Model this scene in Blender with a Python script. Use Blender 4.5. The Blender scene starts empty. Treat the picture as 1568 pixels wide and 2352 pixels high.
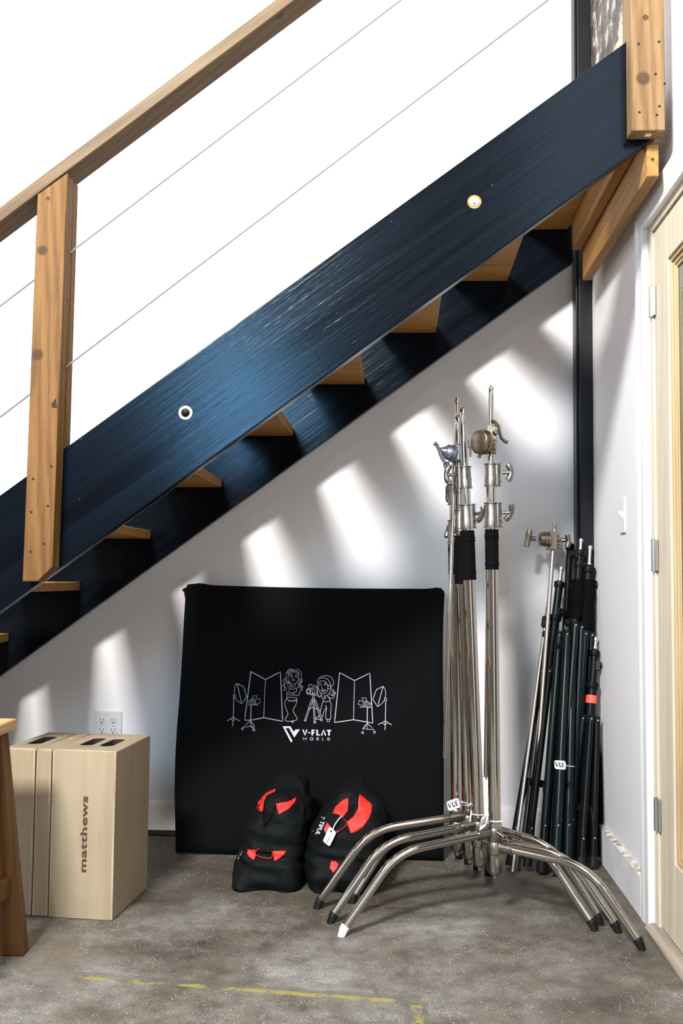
import bpy, bmesh, math, random
from mathutils import Vector, Matrix, noise
from mathutils.bvhtree import BVHTree
random.seed(7)
PI = math.pi
V = Vector
scene = bpy.context.scene
COL = scene.collection

# ------------------------------------------------------------------ camera
FPX, YAW, PIT, ROL, CH = 2324.42, .056, .0658, .0099, .9982
cF = V((-math.sin(YAW)*math.cos(PIT), math.cos(YAW)*math.cos(PIT), math.sin(PIT)))
cR0 = V((math.cos(YAW), math.sin(YAW), 0)); cU0 = cR0.cross(cF)
cR = cR0*math.cos(ROL)+cU0*math.sin(ROL); cU = -cR0*math.sin(ROL)+cU0*math.cos(ROL)
CAM = V((0, 0, CH))
def ray(u, v): return (cF+cR*((u-784)/FPX)+cU*((1176-v)/FPX))
def atY(u, v, y): d = ray(u, v); return CAM+d*(y/d.y)
def atX(u, v, x): d = ray(u, v); return CAM+d*(x/d.x)
def atZ(u, v, z=0): d = ray(u, v); return CAM+d*((z-CH)/d.z)
def onplane(u, v, p0, n): d = ray(u, v); return CAM+d*((p0-CAM).dot(n)/d.dot(n))

cam = bpy.data.cameras.new('camera'); co = bpy.data.objects.new('camera', cam); COL.objects.link(co)
cam.sensor_fit = 'VERTICAL'; cam.sensor_height = 36; cam.lens = FPX/2352*36; cam.clip_start = .05
m = Matrix((cR, cU, -cF)).transposed().to_4x4(); m.translation = CAM; co.matrix_world = m
scene.camera = co

# ------------------------------------------------------------------ materials
def newmat(name):
    m = bpy.data.materials.new(name); m.use_nodes = True
    nt = m.node_tree; nt.nodes.clear()
    o = nt.nodes.new('ShaderNodeOutputMaterial'); b = nt.nodes.new('ShaderNodeBsdfPrincipled')
    nt.links.new(b.outputs[0], o.inputs[0]); return m, nt, b
def N(nt, t, **k):
    n = nt.nodes.new(t)
    for a, b in k.items(): setattr(n, a, b)
    return n
def put(nt, sock, val):
    if hasattr(val, 'links') or hasattr(val, 'is_output'): nt.links.new(val, sock)
    else: sock.default_value = val
def c4(c): return (c[0], c[1], c[2], 1)
def mathn(nt, op, a, b=None, c=None):
    n = N(nt, 'ShaderNodeMath', operation=op); put(nt, n.inputs[0], a)
    if b is not None: put(nt, n.inputs[1], b)
    if c is not None: put(nt, n.inputs[2], c)
    return n.outputs[0]
def ramp(nt, fac, stops):
    r = N(nt, 'ShaderNodeValToRGB'); e = r.color_ramp.elements
    while len(e) > 1: e.remove(e[0])
    e[0].position = stops[0][0]; e[0].color = c4(stops[0][1])
    for p, c in stops[1:]:
        x = e.new(p); x.color = c4(c)
    nt.links.new(fac, r.inputs[0]); return r.outputs[0]
def mix(nt, fac, a, b, mode='MIX'):
    n = N(nt, 'ShaderNodeMix', data_type='RGBA', blend_type=mode)
    put(nt, n.inputs[0], fac); put(nt, n.inputs[6], a); put(nt, n.inputs[7], b); return n.outputs[2]
def coords(nt, scale=(1, 1, 1), rot=(0, 0, 0), loc=(0, 0, 0), kind='Position'):
    if kind == 'Position':
        g = N(nt, 'ShaderNodeNewGeometry').outputs['Position']
    else: g = N(nt, 'ShaderNodeTexCoord').outputs['Object']
    r = N(nt, 'ShaderNodeMapping', vector_type='POINT'); r.inputs['Rotation'].default_value = rot; r.inputs['Location'].default_value = loc
    nt.links.new(g, r.inputs[0])
    s = N(nt, 'ShaderNodeMapping', vector_type='POINT'); s.inputs['Scale'].default_value = scale
    nt.links.new(r.outputs[0], s.inputs[0]); return s.outputs[0]
def noisen(nt, vec, scale, detail=4, rough=.55, dist=0):
    n = N(nt, 'ShaderNodeTexNoise'); n.inputs['Scale'].default_value = scale; n.inputs['Detail'].default_value = detail
    n.inputs['Roughness'].default_value = rough; n.inputs['Distortion'].default_value = dist
    nt.links.new(vec, n.inputs['Vector']); return n.outputs['Fac']
def bump(nt, b, h, strength=.3, dist=.002):
    n = N(nt, 'ShaderNodeBump'); n.inputs['Strength'].default_value = strength; n.inputs['Distance'].default_value = dist
    nt.links.new(h, n.inputs['Height']); nt.links.new(n.outputs[0], b.inputs['Normal'])
def plain(name, c, rough=.5, metal=0, nscale=60, nstr=.08, spec=.5, coat=0, var=.12):
    m, nt, b = newmat(name); p = coords(nt)
    f = noisen(nt, p, nscale, 3)
    d = tuple(x*(1-var) for x in c); l = tuple(min(1, x*(1+var)) for x in c)
    nt.links.new(ramp(nt, f, [(.3, d), (.7, l)]), b.inputs['Base Color'])
    b.inputs['Roughness'].default_value = rough; b.inputs['Metallic'].default_value = metal
    b.inputs['Specular IOR Level'].default_value = spec; b.inputs['Coat Weight'].default_value = coat
    if nstr: bump(nt, b, f, nstr, .001)
    return m

SLOPE = math.atan(.7347)
def wood(name, dark, mid, light, axis='x', slope=0, rough=.5, gs=1.0, knots=(), var=.5, bstr=.25, blotch=.4):
    m, nt, b = newmat(name)
    rot = (0, slope, 0)
    st = {'x': (.06, 1, 1), 'y': (1, .06, 1), 'z': (1, 1, .06)}[axis]
    p = coords(nt, st, rot)
    pos = N(nt, 'ShaderNodeNewGeometry').outputs['Position']
    big = noisen(nt, p, 9*gs, 3, .5, .6)
    w = N(nt, 'ShaderNodeTexWave', wave_type='BANDS', bands_direction='DIAGONAL'); w.inputs['Scale'].default_value = 26*gs
    w.inputs['Distortion'].default_value = 9; w.inputs['Detail'].default_value = 3; w.inputs['Detail Scale'].default_value = .8
    nt.links.new(p, w.inputs['Vector'])
    fine = noisen(nt, p, 220*gs, 3, .6)
    f = mathn(nt, 'ADD', mathn(nt, 'MULTIPLY', w.outputs['Fac'], .16*var*2), mathn(nt, 'MULTIPLY', big, .52))
    f = mathn(nt, 'ADD', f, mathn(nt, 'MULTIPLY', fine, .35))
    colr = ramp(nt, f, [(.28, dark), (.52, mid), (.85, light)])
    bl = noisen(nt, coords(nt), 5, 3)
    colr = mix(nt, mathn(nt, 'MULTIPLY', bl, blotch), colr, c4(tuple(x*.55 for x in mid)))
    for (kx, ky, kz, kr) in knots:
        dv = N(nt, 'ShaderNodeVectorMath', operation='SUBTRACT'); nt.links.new(pos, dv.inputs[0]); dv.inputs[1].default_value = (kx, ky, kz)
        ln = N(nt, 'ShaderNodeVectorMath', operation='LENGTH'); nt.links.new(dv.outputs[0], ln.inputs[0])
        dd = mathn(nt, 'ADD', ln.outputs['Value'], mathn(nt, 'MULTIPLY', mathn(nt, 'SUBTRACT', big, .5), kr*.8))
        k = N(nt, 'ShaderNodeMapRange'); k.inputs['From Min'].default_value = kr*.75; k.inputs['From Max'].default_value = kr*1.25
        k.inputs['To Min'].default_value = 1; k.inputs['To Max'].default_value = 0; nt.links.new(dd, k.inputs['Value'])
        rg = mathn(nt, 'SINE', mathn(nt, 'MULTIPLY', dd, 900))
        kc = mix(nt, mathn(nt, 'MULTIPLY_ADD', rg, .25, .4), c4(tuple(x*.3 for x in dark)), c4(tuple(x*.5 for x in mid)))
        colr = mix(nt, mathn(nt, 'MULTIPLY', k.outputs[0], .95), colr, kc)
    nt.links.new(colr, b.inputs['Base Color']); b.inputs['Roughness'].default_value = rough; b.inputs['Specular IOR Level'].default_value = .22
    bump(nt, b, f, bstr, .0015)
    return m

M = {}
# white painted plaster with small scuffs
def wallmat(name, base, peel=False):
    m, nt, b = newmat(name); p = coords(nt)
    cloud = noisen(nt, p, 1.7, 4, .6)
    col = ramp(nt, cloud, [(.25, tuple(x*.93 for x in base)), (.7, base)])
    sc = noisen(nt, coords(nt, (1, 1, 2.6), (0, .5, 0)), 42, 2, .4, 1.5)
    msk = noisen(nt, p, 2.3, 2)
    s = mathn(nt, 'MULTIPLY', mathn(nt, 'GREATER_THAN', sc, .775), mathn(nt, 'GREATER_THAN', msk, .44))
    col = mix(nt, mathn(nt, 'MULTIPLY', s, .55), col, (.18, .17, .18, 1))
    b.inputs['Roughness'].default_value = .62
    if peel:
        sep = N(nt, 'ShaderNodeSeparateXYZ'); nt.links.new(N(nt, 'ShaderNodeNewGeometry').outputs['Position'], sep.inputs[0])
        zn = mathn(nt, 'ADD', sep.outputs[2], mathn(nt, 'MULTIPLY', mathn(nt, 'SUBTRACT', noisen(nt, p, 20, 4), .5), .06))
        inr = mathn(nt, 'MULTIPLY', mathn(nt, 'GREATER_THAN', sep.outputs[1], 3.1), mathn(nt, 'GREATER_THAN', zn, 2.86))
        ylw = mathn(nt, 'MULTIPLY', mathn(nt, 'GREATER_THAN', sep.outputs[1], 3.1), mathn(nt, 'GREATER_THAN', sep.outputs[2], 2.55))
        pc = ramp(nt, noisen(nt, p, 13, 5, .62, .4), [(.40, (.035, .025, .018)), (.50, (.11, .085, .068)), (.57, (.15, .12, .098)), (.58, (.42, .41, .39)), (.8, (.46, .45, .42))])
        col = mix(nt, ylw, col, (.42, .43, .30, 1)); col = mix(nt, inr, col, pc)
    # scuffed dirt low on the right hand wall near the stored stands
    nt.links.new(col, b.inputs['Base Color'])
    bump(nt, b, noisen(nt, p, 90, 4), .12, .002)
    return m
M['wall'] = wallmat('wall_paint', (.80, .79, .795))
M['wallr'] = wallmat('wall_paint_right', (.80, .79, .795), True)
M['far'] = plain('grey_brown_studio_wall', (.26, .235, .21), .8, nscale=3, nstr=0)
M['trim'] = plain('white_gloss_trim', (.83, .83, .83), .35, nscale=30, nstr=.03, var=.03)
def basemat():
    m, nt, b = newmat('dusty_baseboard'); g = N(nt, 'ShaderNodeNewGeometry'); p = coords(nt)
    sep = N(nt, 'ShaderNodeSeparateXYZ'); nt.links.new(g.outputs['Normal'], sep.inputs[0])
    up = mathn(nt, 'GREATER_THAN', sep.outputs[2], .5)
    n1 = noisen(nt, p, 26, 5, .7)
    dirt = ramp(nt, n1, [(.42, (.20, .15, .10)), (.52, (.55, .50, .42)), (.62, (.75, .73, .69))])
    side = ramp(nt, noisen(nt, p, 8, 4), [(.3, (.66, .66, .67)), (.6, (.78, .78, .79))])
    nt.links.new(mix(nt, up, side, dirt), b.inputs['Base Color']); b.inputs['Roughness'].default_value = .5
    return m
M['base'] = basemat()

def concrete():
    m, nt, b = newmat('speckled_concrete'); p = coords(nt)
    pos = N(nt, 'ShaderNodeNewGeometry').outputs['Position']
    big = noisen(nt, p, 2.6, 5, .62)
    col = ramp(nt, big, [(.30, (.060, .050, .038)), (.46, (.118, .104, .084)), (.58, (.175, .163, .145)), (.72, (.27, .262, .25))])
    med = noisen(nt, p, 15, 5, .7)
    col = mix(nt, .75, col, ramp(nt, med, [(.3, (.25, .25, .25)), (.5, (.5, .5, .5)), (.72, (.78, .76, .74))]), 'OVERLAY')
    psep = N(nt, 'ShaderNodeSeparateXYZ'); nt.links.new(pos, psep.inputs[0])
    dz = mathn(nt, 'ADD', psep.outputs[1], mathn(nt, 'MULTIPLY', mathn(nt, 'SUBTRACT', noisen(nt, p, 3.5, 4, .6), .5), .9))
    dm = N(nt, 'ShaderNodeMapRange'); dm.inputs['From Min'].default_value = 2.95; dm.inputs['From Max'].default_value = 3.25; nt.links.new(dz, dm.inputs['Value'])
    col = mix(nt, mathn(nt, 'MULTIPLY', dm.outputs[0], .62), col, (.050, .038, .022, 1))  # browner towards the back wall: stair shade painted in, with some dirt tone
    spot = noisen(nt, p, 9, 3, .5, .8)
    col = mix(nt, mathn(nt, 'MULTIPLY', mathn(nt, 'GREATER_THAN', spot, .67), .38), col, (.045, .04, .036, 1))
    fine = noisen(nt, p, 330, 2, .7)
    col = mix(nt, .9, col, ramp(nt, fine, [(.36, (.15, .15, .15)), (.5, (.46, .46, .46)), (.62, (.86, .85, .83))]), 'OVERLAY')
    v = N(nt, 'ShaderNodeTexVoronoi'); v.inputs['Scale'].default_value = 70; nt.links.new(p, v.inputs['Vector'])
    vs = mathn(nt, 'MULTIPLY', mathn(nt, 'LESS_THAN', v.outputs['Distance'], .13), mathn(nt, 'GREATER_THAN', noisen(nt, p, 45, 1), .53))
    col = mix(nt, mathn(nt, 'MULTIPLY', vs, .7), col, (.62, .60, .56, 1))
    # hairline crackle
    vc = N(nt, 'ShaderNodeTexVoronoi', feature='DISTANCE_TO_EDGE'); vc.inputs['Scale'].default_value = 38
    nt.links.new(coords(nt, (1, .6, 1)), vc.inputs['Vector'])
    crk = mathn(nt, 'MULTIPLY', mathn(nt, 'LESS_THAN', vc.outputs['Distance'], .022), mathn(nt, 'GREATER_THAN', noisen(nt, p, 4, 2), .5))
    col = mix(nt, mathn(nt, 'MULTIPLY', crk, .13), col, (.5, .48, .45, 1))
    sep = N(nt, 'ShaderNodeSeparateXYZ'); nt.links.new(pos, sep.inputs[0]); X, Y = sep.outputs[0], sep.outputs[1]
    def seg(a, bb, w):   # soft distance mask to a painted segment
        ax, ay = a; dx, dy = bb[0]-ax, bb[1]-ay; L = math.hypot(dx, dy); dx /= L; dy /= L
        px = mathn(nt, 'SUBTRACT', X, ax); py = mathn(nt, 'SUBTRACT', Y, ay)
        s = mathn(nt, 'ADD', mathn(nt, 'MULTIPLY', px, dx), mathn(nt, 'MULTIPLY', py, dy))
        t = mathn(nt, 'ADD', mathn(nt, 'MULTIPLY', px, -dy), mathn(nt, 'MULTIPLY', py, dx))
        t = mathn(nt, 'ADD', t, mathn(nt, 'MULTIPLY', mathn(nt, 'SUBTRACT', noisen(nt, p, 12, 3), .5), .03))
        a1 = mathn(nt, 'MULTIPLY', mathn(nt, 'GREATER_THAN', s, 0), mathn(nt, 'LESS_THAN', s, L))
        return mathn(nt, 'MULTIPLY', a1, mathn(nt, 'LESS_THAN', mathn(nt, 'ABSOLUTE', t), w))
    yl = mathn(nt, 'MAXIMUM', seg((-.80, 2.556), (.0, 2.476), .0105), seg((.05, 2.455), (.046, 1.9), .015))
    yl2 = seg((-1.6, 2.45), (-.95, 2.60), .02)
    dk = mathn(nt, 'MAXIMUM', seg((-.80, 2.57), (.06, 2.482), .022), seg((.05, 2.475), (.046, 1.9), .028))
    col = mix(nt, mathn(nt, 'MULTIPLY', dk, .45), col, (.085, .085, .07, 1))
    wear = noisen(nt, coords(nt, (1, 1, 1)), 17, 5, .75)
    wm = N(nt, 'ShaderNodeMapRange'); wm.inputs['From Min'].default_value = .46; wm.inputs['From Max'].default_value = .56; nt.links.new(wear, wm.inputs['Value'])
    col = mix(nt, mathn(nt, 'MULTIPLY', mathn(nt, 'MULTIPLY', yl, wm.outputs[0]), .62), col, (.36, .30, .045, 1))
    col = mix(nt, mathn(nt, 'MULTIPLY', mathn(nt, 'MULTIPLY', yl2, wm.outputs[0]), .35), col, (.40, .36, .08, 1))
    # old patch of brown stain by the boxes
    px = mathn(nt, 'DIVIDE', mathn(nt, 'SUBTRACT', mathn(nt, 'ADD', X, mathn(nt, 'MULTIPLY', mathn(nt, 'SUBTRACT', 2.75, Y), -.35)), -.94), .085)
    py = mathn(nt, 'DIVIDE', mathn(nt, 'SUBTRACT', Y, 2.72), .17)
    r = mathn(nt, 'ADD', mathn(nt, 'POWER', mathn(nt, 'ABSOLUTE', px), 4), mathn(nt, 'POWER', mathn(nt, 'ABSOLUTE', py), 4))
    r = mathn(nt, 'ADD', r, mathn(nt, 'MULTIPLY', med, .6))
    pm = mathn(nt, 'LESS_THAN', r, 1.3)
    col = mix(nt, mathn(nt, 'MULTIPLY', pm, .5), col, (.13, .105, .07, 1))
    nt.links.new(col, b.inputs['Base Color'])
    rr = N(nt, 'ShaderNodeMapRange'); rr.inputs['To Min'].default_value = .42; rr.inputs['To Max'].default_value = .75; nt.links.new(med, rr.inputs['Value'])
    nt.links.new(rr.outputs[0], b.inputs['Roughness'])
    bump(nt, b, mathn(nt, 'ADD', fine, med), .35, .0015)
    return m
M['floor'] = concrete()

def blackwood():
    m, nt, b = newmat('black_stained_wood')
    p = coords(nt, (.03, 1, 1), (0, SLOPE, 0))
    g = noisen(nt, p, 95, 4, .65, .25); w = noisen(nt, p, 22, 3, .5, .7)
    col = ramp(nt, w, [(.3, (.0014, .0016, .003)), (.7, (.0028, .0042, .0075))])
    sp = noisen(nt, coords(nt), 150, 2, .5)
    col = mix(nt, mathn(nt, 'MULTIPLY', mathn(nt, 'GREATER_THAN', sp, .80), .7), col, (.35, .35, .36, 1))
    nt.links.new(col, b.inputs['Base Color'])
    rr = N(nt, 'ShaderNodeMapRange'); rr.inputs['To Min'].default_value = .13; rr.inputs['To Max'].default_value = .24; nt.links.new(w, rr.inputs['Value'])
    nt.links.new(rr.outputs[0], b.inputs['Roughness']); b.inputs['Specular IOR Level'].default_value = .21; b.inputs['Specular Tint'].default_value = (.55, .80, 1, 1)
    bump(nt, b, mathn(nt, 'ADD', g, mathn(nt, 'MULTIPLY', w, .5)), .35, .0020)
    return m
M['bwood'] = blackwood()
M['tread'] = wood('tread_wood', (.19, .080, .016), (.36, .175, .038), (.50, .27, .075), 'x', 0, .55, .9, var=.8)
M['joist'] = wood('joist_wood', (.22, .10, .026), (.36, .19, .055), (.48, .28, .10), 'y', 0, .6, .5, blotch=.3)
kL = [tuple(atY(97, 575, 2.68))+(.014,), tuple(atY(86, 815, 2.68))+(.015,), tuple(atY(110, 456, 2.68))+(.006,), tuple(atY(164, 520, 2.72))+(.005,), tuple(atY(160, 690, 2.72))+(.009,), tuple(atY(124, 930, 2.68))+(.008,)]
kR = [tuple(atY(1477, 180, 2.68))+(.017,), tuple(atY(1482, 40, 2.68))+(.008,)]
M['postL'] = wood('left_post_cedar', (.060, .024, .005), (.160, .076, .019), (.245, .135, .044), 'z', 0, .65, .8, kL)
M['postR'] = wood('right_post_cedar', (.10, .052, .018), (.235, .140, .062), (.33, .225, .12), 'z', 0, .65, .8, kR, blotch=.3)
M['rail'] = wood('handrail_wood', (.065, .036, .013), (.125, .079, .036), (.19, .13, .070), 'x', SLOPE, .55, .6, [tuple(atY(643, 35, 2.70))+(.012,), tuple(atY(272, 342, 2.72))+(.008,)], bstr=.1)
M['ply'] = wood('birch_ply', (.27, .205, .125), (.37, .295, .195), (.44, .36, .255), 'z', 0, .5, .22, var=.15, bstr=.06, blotch=.5)
M['plyedge'] = wood('birch_ply_edge', (.24, .17, .11), (.42, .33, .23), (.6, .5, .38), 'z', 0, .6, 1.4, bstr=.1)
M['stool'] = wood('stool_wood', (.040, .015, .004), (.115, .048, .013), (.20, .095, .030), 'z', 0, .45, .6)
M['stooltop'] = wood('stool_seat_wood', (.38, .22, .10), (.55, .35, .17), (.68, .48, .27), 'y', 0, .5, .5, blotch=.2)
M['pine'] = wood('raw_pine', (.50, .42, .31), (.62, .55, .43), (.70, .64, .53), 'z', 0, .5, .45, var=.3, bstr=.08, blotch=.12)
M['bead'] = wood('amber_pine_bead', (.30, .19, .08), (.45, .33, .17), (.58, .47, .28), 'z', 0, .5, .5, var=.3, bstr=.08, blotch=.12)
M['thresh'] = wood('worn_threshold', (.15, .12, .09), (.33, .28, .22), (.50, .45, .38), 'y', 0, .6, .6)
M['hole'] = plain('dark_cavity', (.012, .01, .008), .9, nstr=0)
M['chrome'] = plain('chrome', (.47, .44, .40), .07, 1, 200, .01, var=.03)
M['steel'] = plain('brushed_steel', (.60, .58, .55), .28, 1, 300, .05)
M['cable'] = plain('dark_steel_cable', (.22, .23, .25), .5, .6, 400, .1)
M['nickel'] = plain('satin_nickel_casting', (.25, .232, .205), .30, 1, 250, .08)
M['nickel2'] = plain('warm_nickel_casting', (.22, .185, .135), .33, 1, 250, .08)
M['silver'] = plain('grey_silver_casting', (.30, .32, .37), .36, .85, 250, .08)
M['dullrod'] = plain('dull_steel_rod', (.40, .36, .31), .35, 1, 200, .03)
M['zinc'] = plain('zinc_bolt', (.62, .63, .65), .3, 1, 200, .05)
M['bmetal'] = plain('black_powder_coat', (.003, .004, .005), .45, .0, 150, .06, spec=.13)
M['bgreen'] = plain('dark_green_black_tube', (.003, .007, .008), .3, .0, 150, .03, spec=.18)
M['rubber'] = plain('black_rubber', (.005, .005, .005), .6, nscale=90, nstr=.1, spec=.25)
M['wrap'] = plain('black_cloth_tape', (.003, .003, .0035), .8, nscale=350, nstr=.5, spec=.05)
M['canvas'] = plain('black_panel_cloth', (.0015, .002, .0026), .92, nscale=420, nstr=.3, spec=.12)
M['nylon'] = plain('black_nylon', (.0022, .0032, .0034), .7, nscale=500, nstr=.3, spec=.12)
M['web'] = plain('black_webbing', (.003, .0035, .004), .7, nscale=700, nstr=.3, spec=.1)
M['red'] = plain('red_nylon', (.80, .018, .010), .6, nscale=380, nstr=.35, var=.12)
M['redmetal'] = plain('red_anodised_wire', (.75, .03, .03), .3, .4, nstr=0)
M['orange'] = plain('orange_red_tape', (.95, .09, .05), .55, nstr=0, var=.05)
M['white'] = plain('white_plastic', (.80, .80, .79), .4, nstr=.02, var=.03)
M['plate'] = plain('outlet_plate', (.60, .62, .63), .4, nstr=.0, var=.03)
M['ink'] = plain('white_print_ink', (.50, .50, .56), .7, nscale=600, nstr=.1)
M['brownink'] = plain('brown_stamp_ink', (.060, .026, .010), .7, nscale=200, nstr=0)
M['blackink'] = plain('black_ink', (.03, .03, .035), .6, nstr=0)
M['brass'] = plain('brass', (.75, .55, .15), .35, 1, nstr=0)
M['copper'] = plain('worn_brown_band', (.30, .19, .12), .5, .3, nstr=0)
M['colblk'] = plain('black_painted_column', (.005, .006, .009), .4, nscale=25, nstr=.25, spec=.3)
def glass():
    m, nt, b = newmat('door_glass'); b.inputs['Transmission Weight'].default_value = 1; b.inputs['Roughness'].default_value = .02
    b.inputs['Base Color'].default_value = (.78, .84, .9, 1); b.inputs['IOR'].default_value = 1.45; return m
M['glass'] = glass()

# ------------------------------------------------------------------ object helpers
def thing(name, label, cat, loc=(0, 0, 0), group=None):
    o = bpy.data.objects.new(name, None); COL.objects.link(o); o.location = loc; o.empty_display_size = .05
    o['label'] = label; o['category'] = cat
    if group: o['group'] = group
    return o
def wloc(o):
    p = V((0, 0, 0))
    while o: p = p+V(o.location); o = o.parent
    return p
class MB:
    def __init__(s): s.bm = bmesh.new(); s.mi = 0
    def quad(s, pts):
        vs = [s.bm.verts.new(p) for p in pts]; f = s.bm.faces.new(vs); f.material_index = s.mi; return f
    def hexa(s, a, b):   # bottom ring a (4), top ring b (4)
        va = [s.bm.verts.new(p) for p in a]; vb = [s.bm.verts.new(p) for p in b]; n = len(a)
        s.bm.faces.new(va[::-1]).material_index = s.mi; s.bm.faces.new(vb).material_index = s.mi
        for i in range(n): s.bm.faces.new((va[i], va[(i+1) % n], vb[(i+1) % n], vb[i])).material_index = s.mi
    def box(s, x0, x1, y0, y1, z0, z1):
        s.hexa([(x0, y0, z0), (x1, y0, z0), (x1, y1, z0), (x0, y1, z0)], [(x0, y0, z1), (x1, y0, z1), (x1, y1, z1), (x0, y1, z1)])
    def obox(s, c, ax, ay, az, hx, hy, hz):
        c = V(c); ax, ay, az = V(ax).normalized()*hx, V(ay).normalized()*hy, V(az).normalized()*hz
        s.hexa([c-ax-ay-az, c+ax-ay-az, c+ax+ay-az, c-ax+ay-az], [c-ax-ay+az, c+ax-ay+az, c+ax+ay+az, c-ax+ay+az])
    def prism(s, pts, off):   # closed polygon swept by a vector
        off = V(off); s.hexa([V(p) for p in pts], [V(p)+off for p in pts])
    def path(s, pts, r, seg=14, cap=True, flat=None):
        pts = [V(p) for p in pts]; n = len(pts); rs = r if isinstance(r, (list, tuple)) else [r]*n
        t = [(pts[min(i+1, n-1)]-pts[max(i-1, 0)]).normalized() for i in range(n)]
        up = V((0, 0, 1)) if abs(t[0].z) < .9 else V((1, 0, 0)); a = t[0].cross(up).normalized(); rings = []
        for i in range(n):
            a = (a-t[i]*a.dot(t[i])).normalized(); b = t[i].cross(a); ring = []
            for k in range(seg):
                w = 2*PI*k/seg; fl = flat if flat else 1
                ring.append(s.bm.verts.new(pts[i]+(a*math.cos(w)+b*math.sin(w)*fl)*rs[i]))
            rings.append(ring)
        for i in range(n-1):
            for k in range(seg):
                f = s.bm.faces.new((rings[i][k], rings[i][(k+1) % seg], rings[i+1][(k+1) % seg], rings[i+1][k])); f.smooth = True; f.material_index = s.mi
        if cap:
            s.bm.faces.new(rings[0][::-1]).material_index = s.mi; s.bm.faces.new(rings[-1]).material_index = s.mi
    def lathe(s, o, d, prof, seg=20):   # prof: (dist along d, radius)
        o = V(o); d = V(d).normalized(); a = d.cross(V((0, 0, 1)) if abs(d.z) < .9 else V((1, 0, 0))).normalized(); b = d.cross(a)
        rings = [[s.bm.verts.new(o+d*h+(a*math.cos(2*PI*k/seg)+b*math.sin(2*PI*k/seg))*r) for k in range(seg)] for h, r in prof]
        for i in range(len(prof)-1):
            sm = True
            for k in range(seg):
                f = s.bm.faces.new((rings[i][k], rings[i][(k+1) % seg], rings[i+1][(k+1) % seg], rings[i+1][k])); f.smooth = sm; f.material_index = s.mi
        s.bm.faces.new(rings[0][::-1]).material_index = s.mi; s.bm.faces.new(rings[-1]).material_index = s.mi
    def ball(s, c, r, seg=10):
        r3 = V(r) if isinstance(r, (tuple, list)) else V((r, r, r))
        g = bmesh.ops.create_uvsphere(s.bm, u_segments=seg, v_segments=seg//2+1, radius=1)
        for v in g['verts']: v.co = V((v.co.x*r3.x, v.co.y*r3.y, v.co.z*r3.z))+V(c)
        for v in g['verts']:
            for f in v.link_faces: f.smooth = True; f.material_index = s.mi
    def build(s, name, mats, parent=None, bevel=0, bseg=2, kind=None, label=None, sharp=True):
        me = bpy.data.meshes.new(name); off = wloc(parent) if parent else V((0, 0, 0))
        bmesh.ops.recalc_face_normals(s.bm, faces=s.bm.faces)
        for v in s.bm.verts: v.co -= off
        s.bm.to_mesh(me); s.bm.free()
        o = bpy.data.objects.new(name, me); COL.objects.link(o)
        for m_ in (mats if isinstance(mats, (list, tuple)) else [mats]): me.materials.append(M[m_])
        if parent: o.parent = parent
        if sharp:
            try: me.set_sharp_from_angle(angle=math.radians(40))
            except Exception: pass
        if bevel:
            b = o.modifiers.new('bevel', 'BEVEL'); b.width = bevel; b.segments = bseg; b.limit_method = 'ANGLE'; b.angle_limit = math.radians(35)
            b.harden_normals = False
        if kind: o['kind'] = kind
        if label: o['label'] = label
        return o
def tag(o, label, cat, group=None):
    o['label'] = label; o['category'] = cat
    if group: o['group'] = group
    return o
def struct(o, label=None, cat=None):
    o['kind'] = 'structure'
    if label: o['label'] = label
    if cat: o['category'] = cat
    return o
def bez(p0, p1, p2, n=8):
    p0, p1, p2 = V(p0), V(p1), V(p2)
    return [p0*(1-t)**2+p1*2*t*(1-t)+p2*t*t for t in [i/n for i in range(n+1)]]
def textmesh(body, sx=1, offset=0, spacing=1):
    cu = bpy.data.curves.new('lettering', 'FONT'); cu.body = body; cu.size = 1; cu.offset = offset; cu.space_character = spacing; cu.resolution_u = 3
    cu.align_x = 'CENTER'
    o = bpy.data.objects.new('lettering', cu); COL.objects.link(o); bpy.context.view_layer.update()
    me = bpy.data.meshes.new_from_object(o.evaluated_get(bpy.context.evaluated_depsgraph_get()))
    vs = [(v.co.x*sx, v.co.y) for v in me.vertices]; fs = [tuple(p.vertices) for p in me.polygons]
    bpy.data.objects.remove(o); bpy.data.curves.remove(cu); bpy.data.meshes.remove(me)
    x0 = min(v[0] for v in vs); x1 = max(v[0] for v in vs); y0 = min(v[1] for v in vs); y1 = max(v[1] for v in vs)
    return [((x-x0)/(x1-x0), (y-y0)/(y1-y0)) for x, y in vs], fs    # normalised 0..1
def put_text(mb, body, o, ux, uy, **k):     # o lower-left corner, ux/uy full extents
    vs, fs = textmesh(body, **k); o, ux, uy = V(o), V(ux), V(uy)
    bv = [mb.bm.verts.new(o+ux*a+uy*b) for a, b in vs]
    for f in fs:
        try: mb.bm.faces.new([bv[i] for i in f])
        except ValueError: pass

# ------------------------------------------------------------------ room
YW, XW, XL, YF, HC = 3.996, .745, -4.2, -1.0, 4.6
DY0, DY1, DZ = 2.10, 3.035, 2.058
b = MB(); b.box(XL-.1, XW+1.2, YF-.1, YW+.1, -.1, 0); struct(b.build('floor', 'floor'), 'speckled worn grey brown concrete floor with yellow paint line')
b = MB(); b.box(XL-.1, XW+.15, YW, YW+.1, 0, HC); struct(b.build('wall_back', 'wall'), 'white painted wall behind and below the stairs')
b = MB(); b.box(XW, XW+.12, YF, DY0, 0, HC); b.box(XW, XW+.12, DY1, YW, 0, HC); b.box(XW, XW+.12, DY0, DY1, DZ, HC)
struct(b.build('wall_right', 'wallr'), 'white wall on the right holding the glazed door')
b = MB(); b.box(XL-.1, XL, YF, YW, 0, HC); struct(b.build('wall_left', 'far'))
b = MB(); b.box(XL, XW, YF-.1, YF, 0, HC); struct(b.build('wall_front', 'far'))
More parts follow.
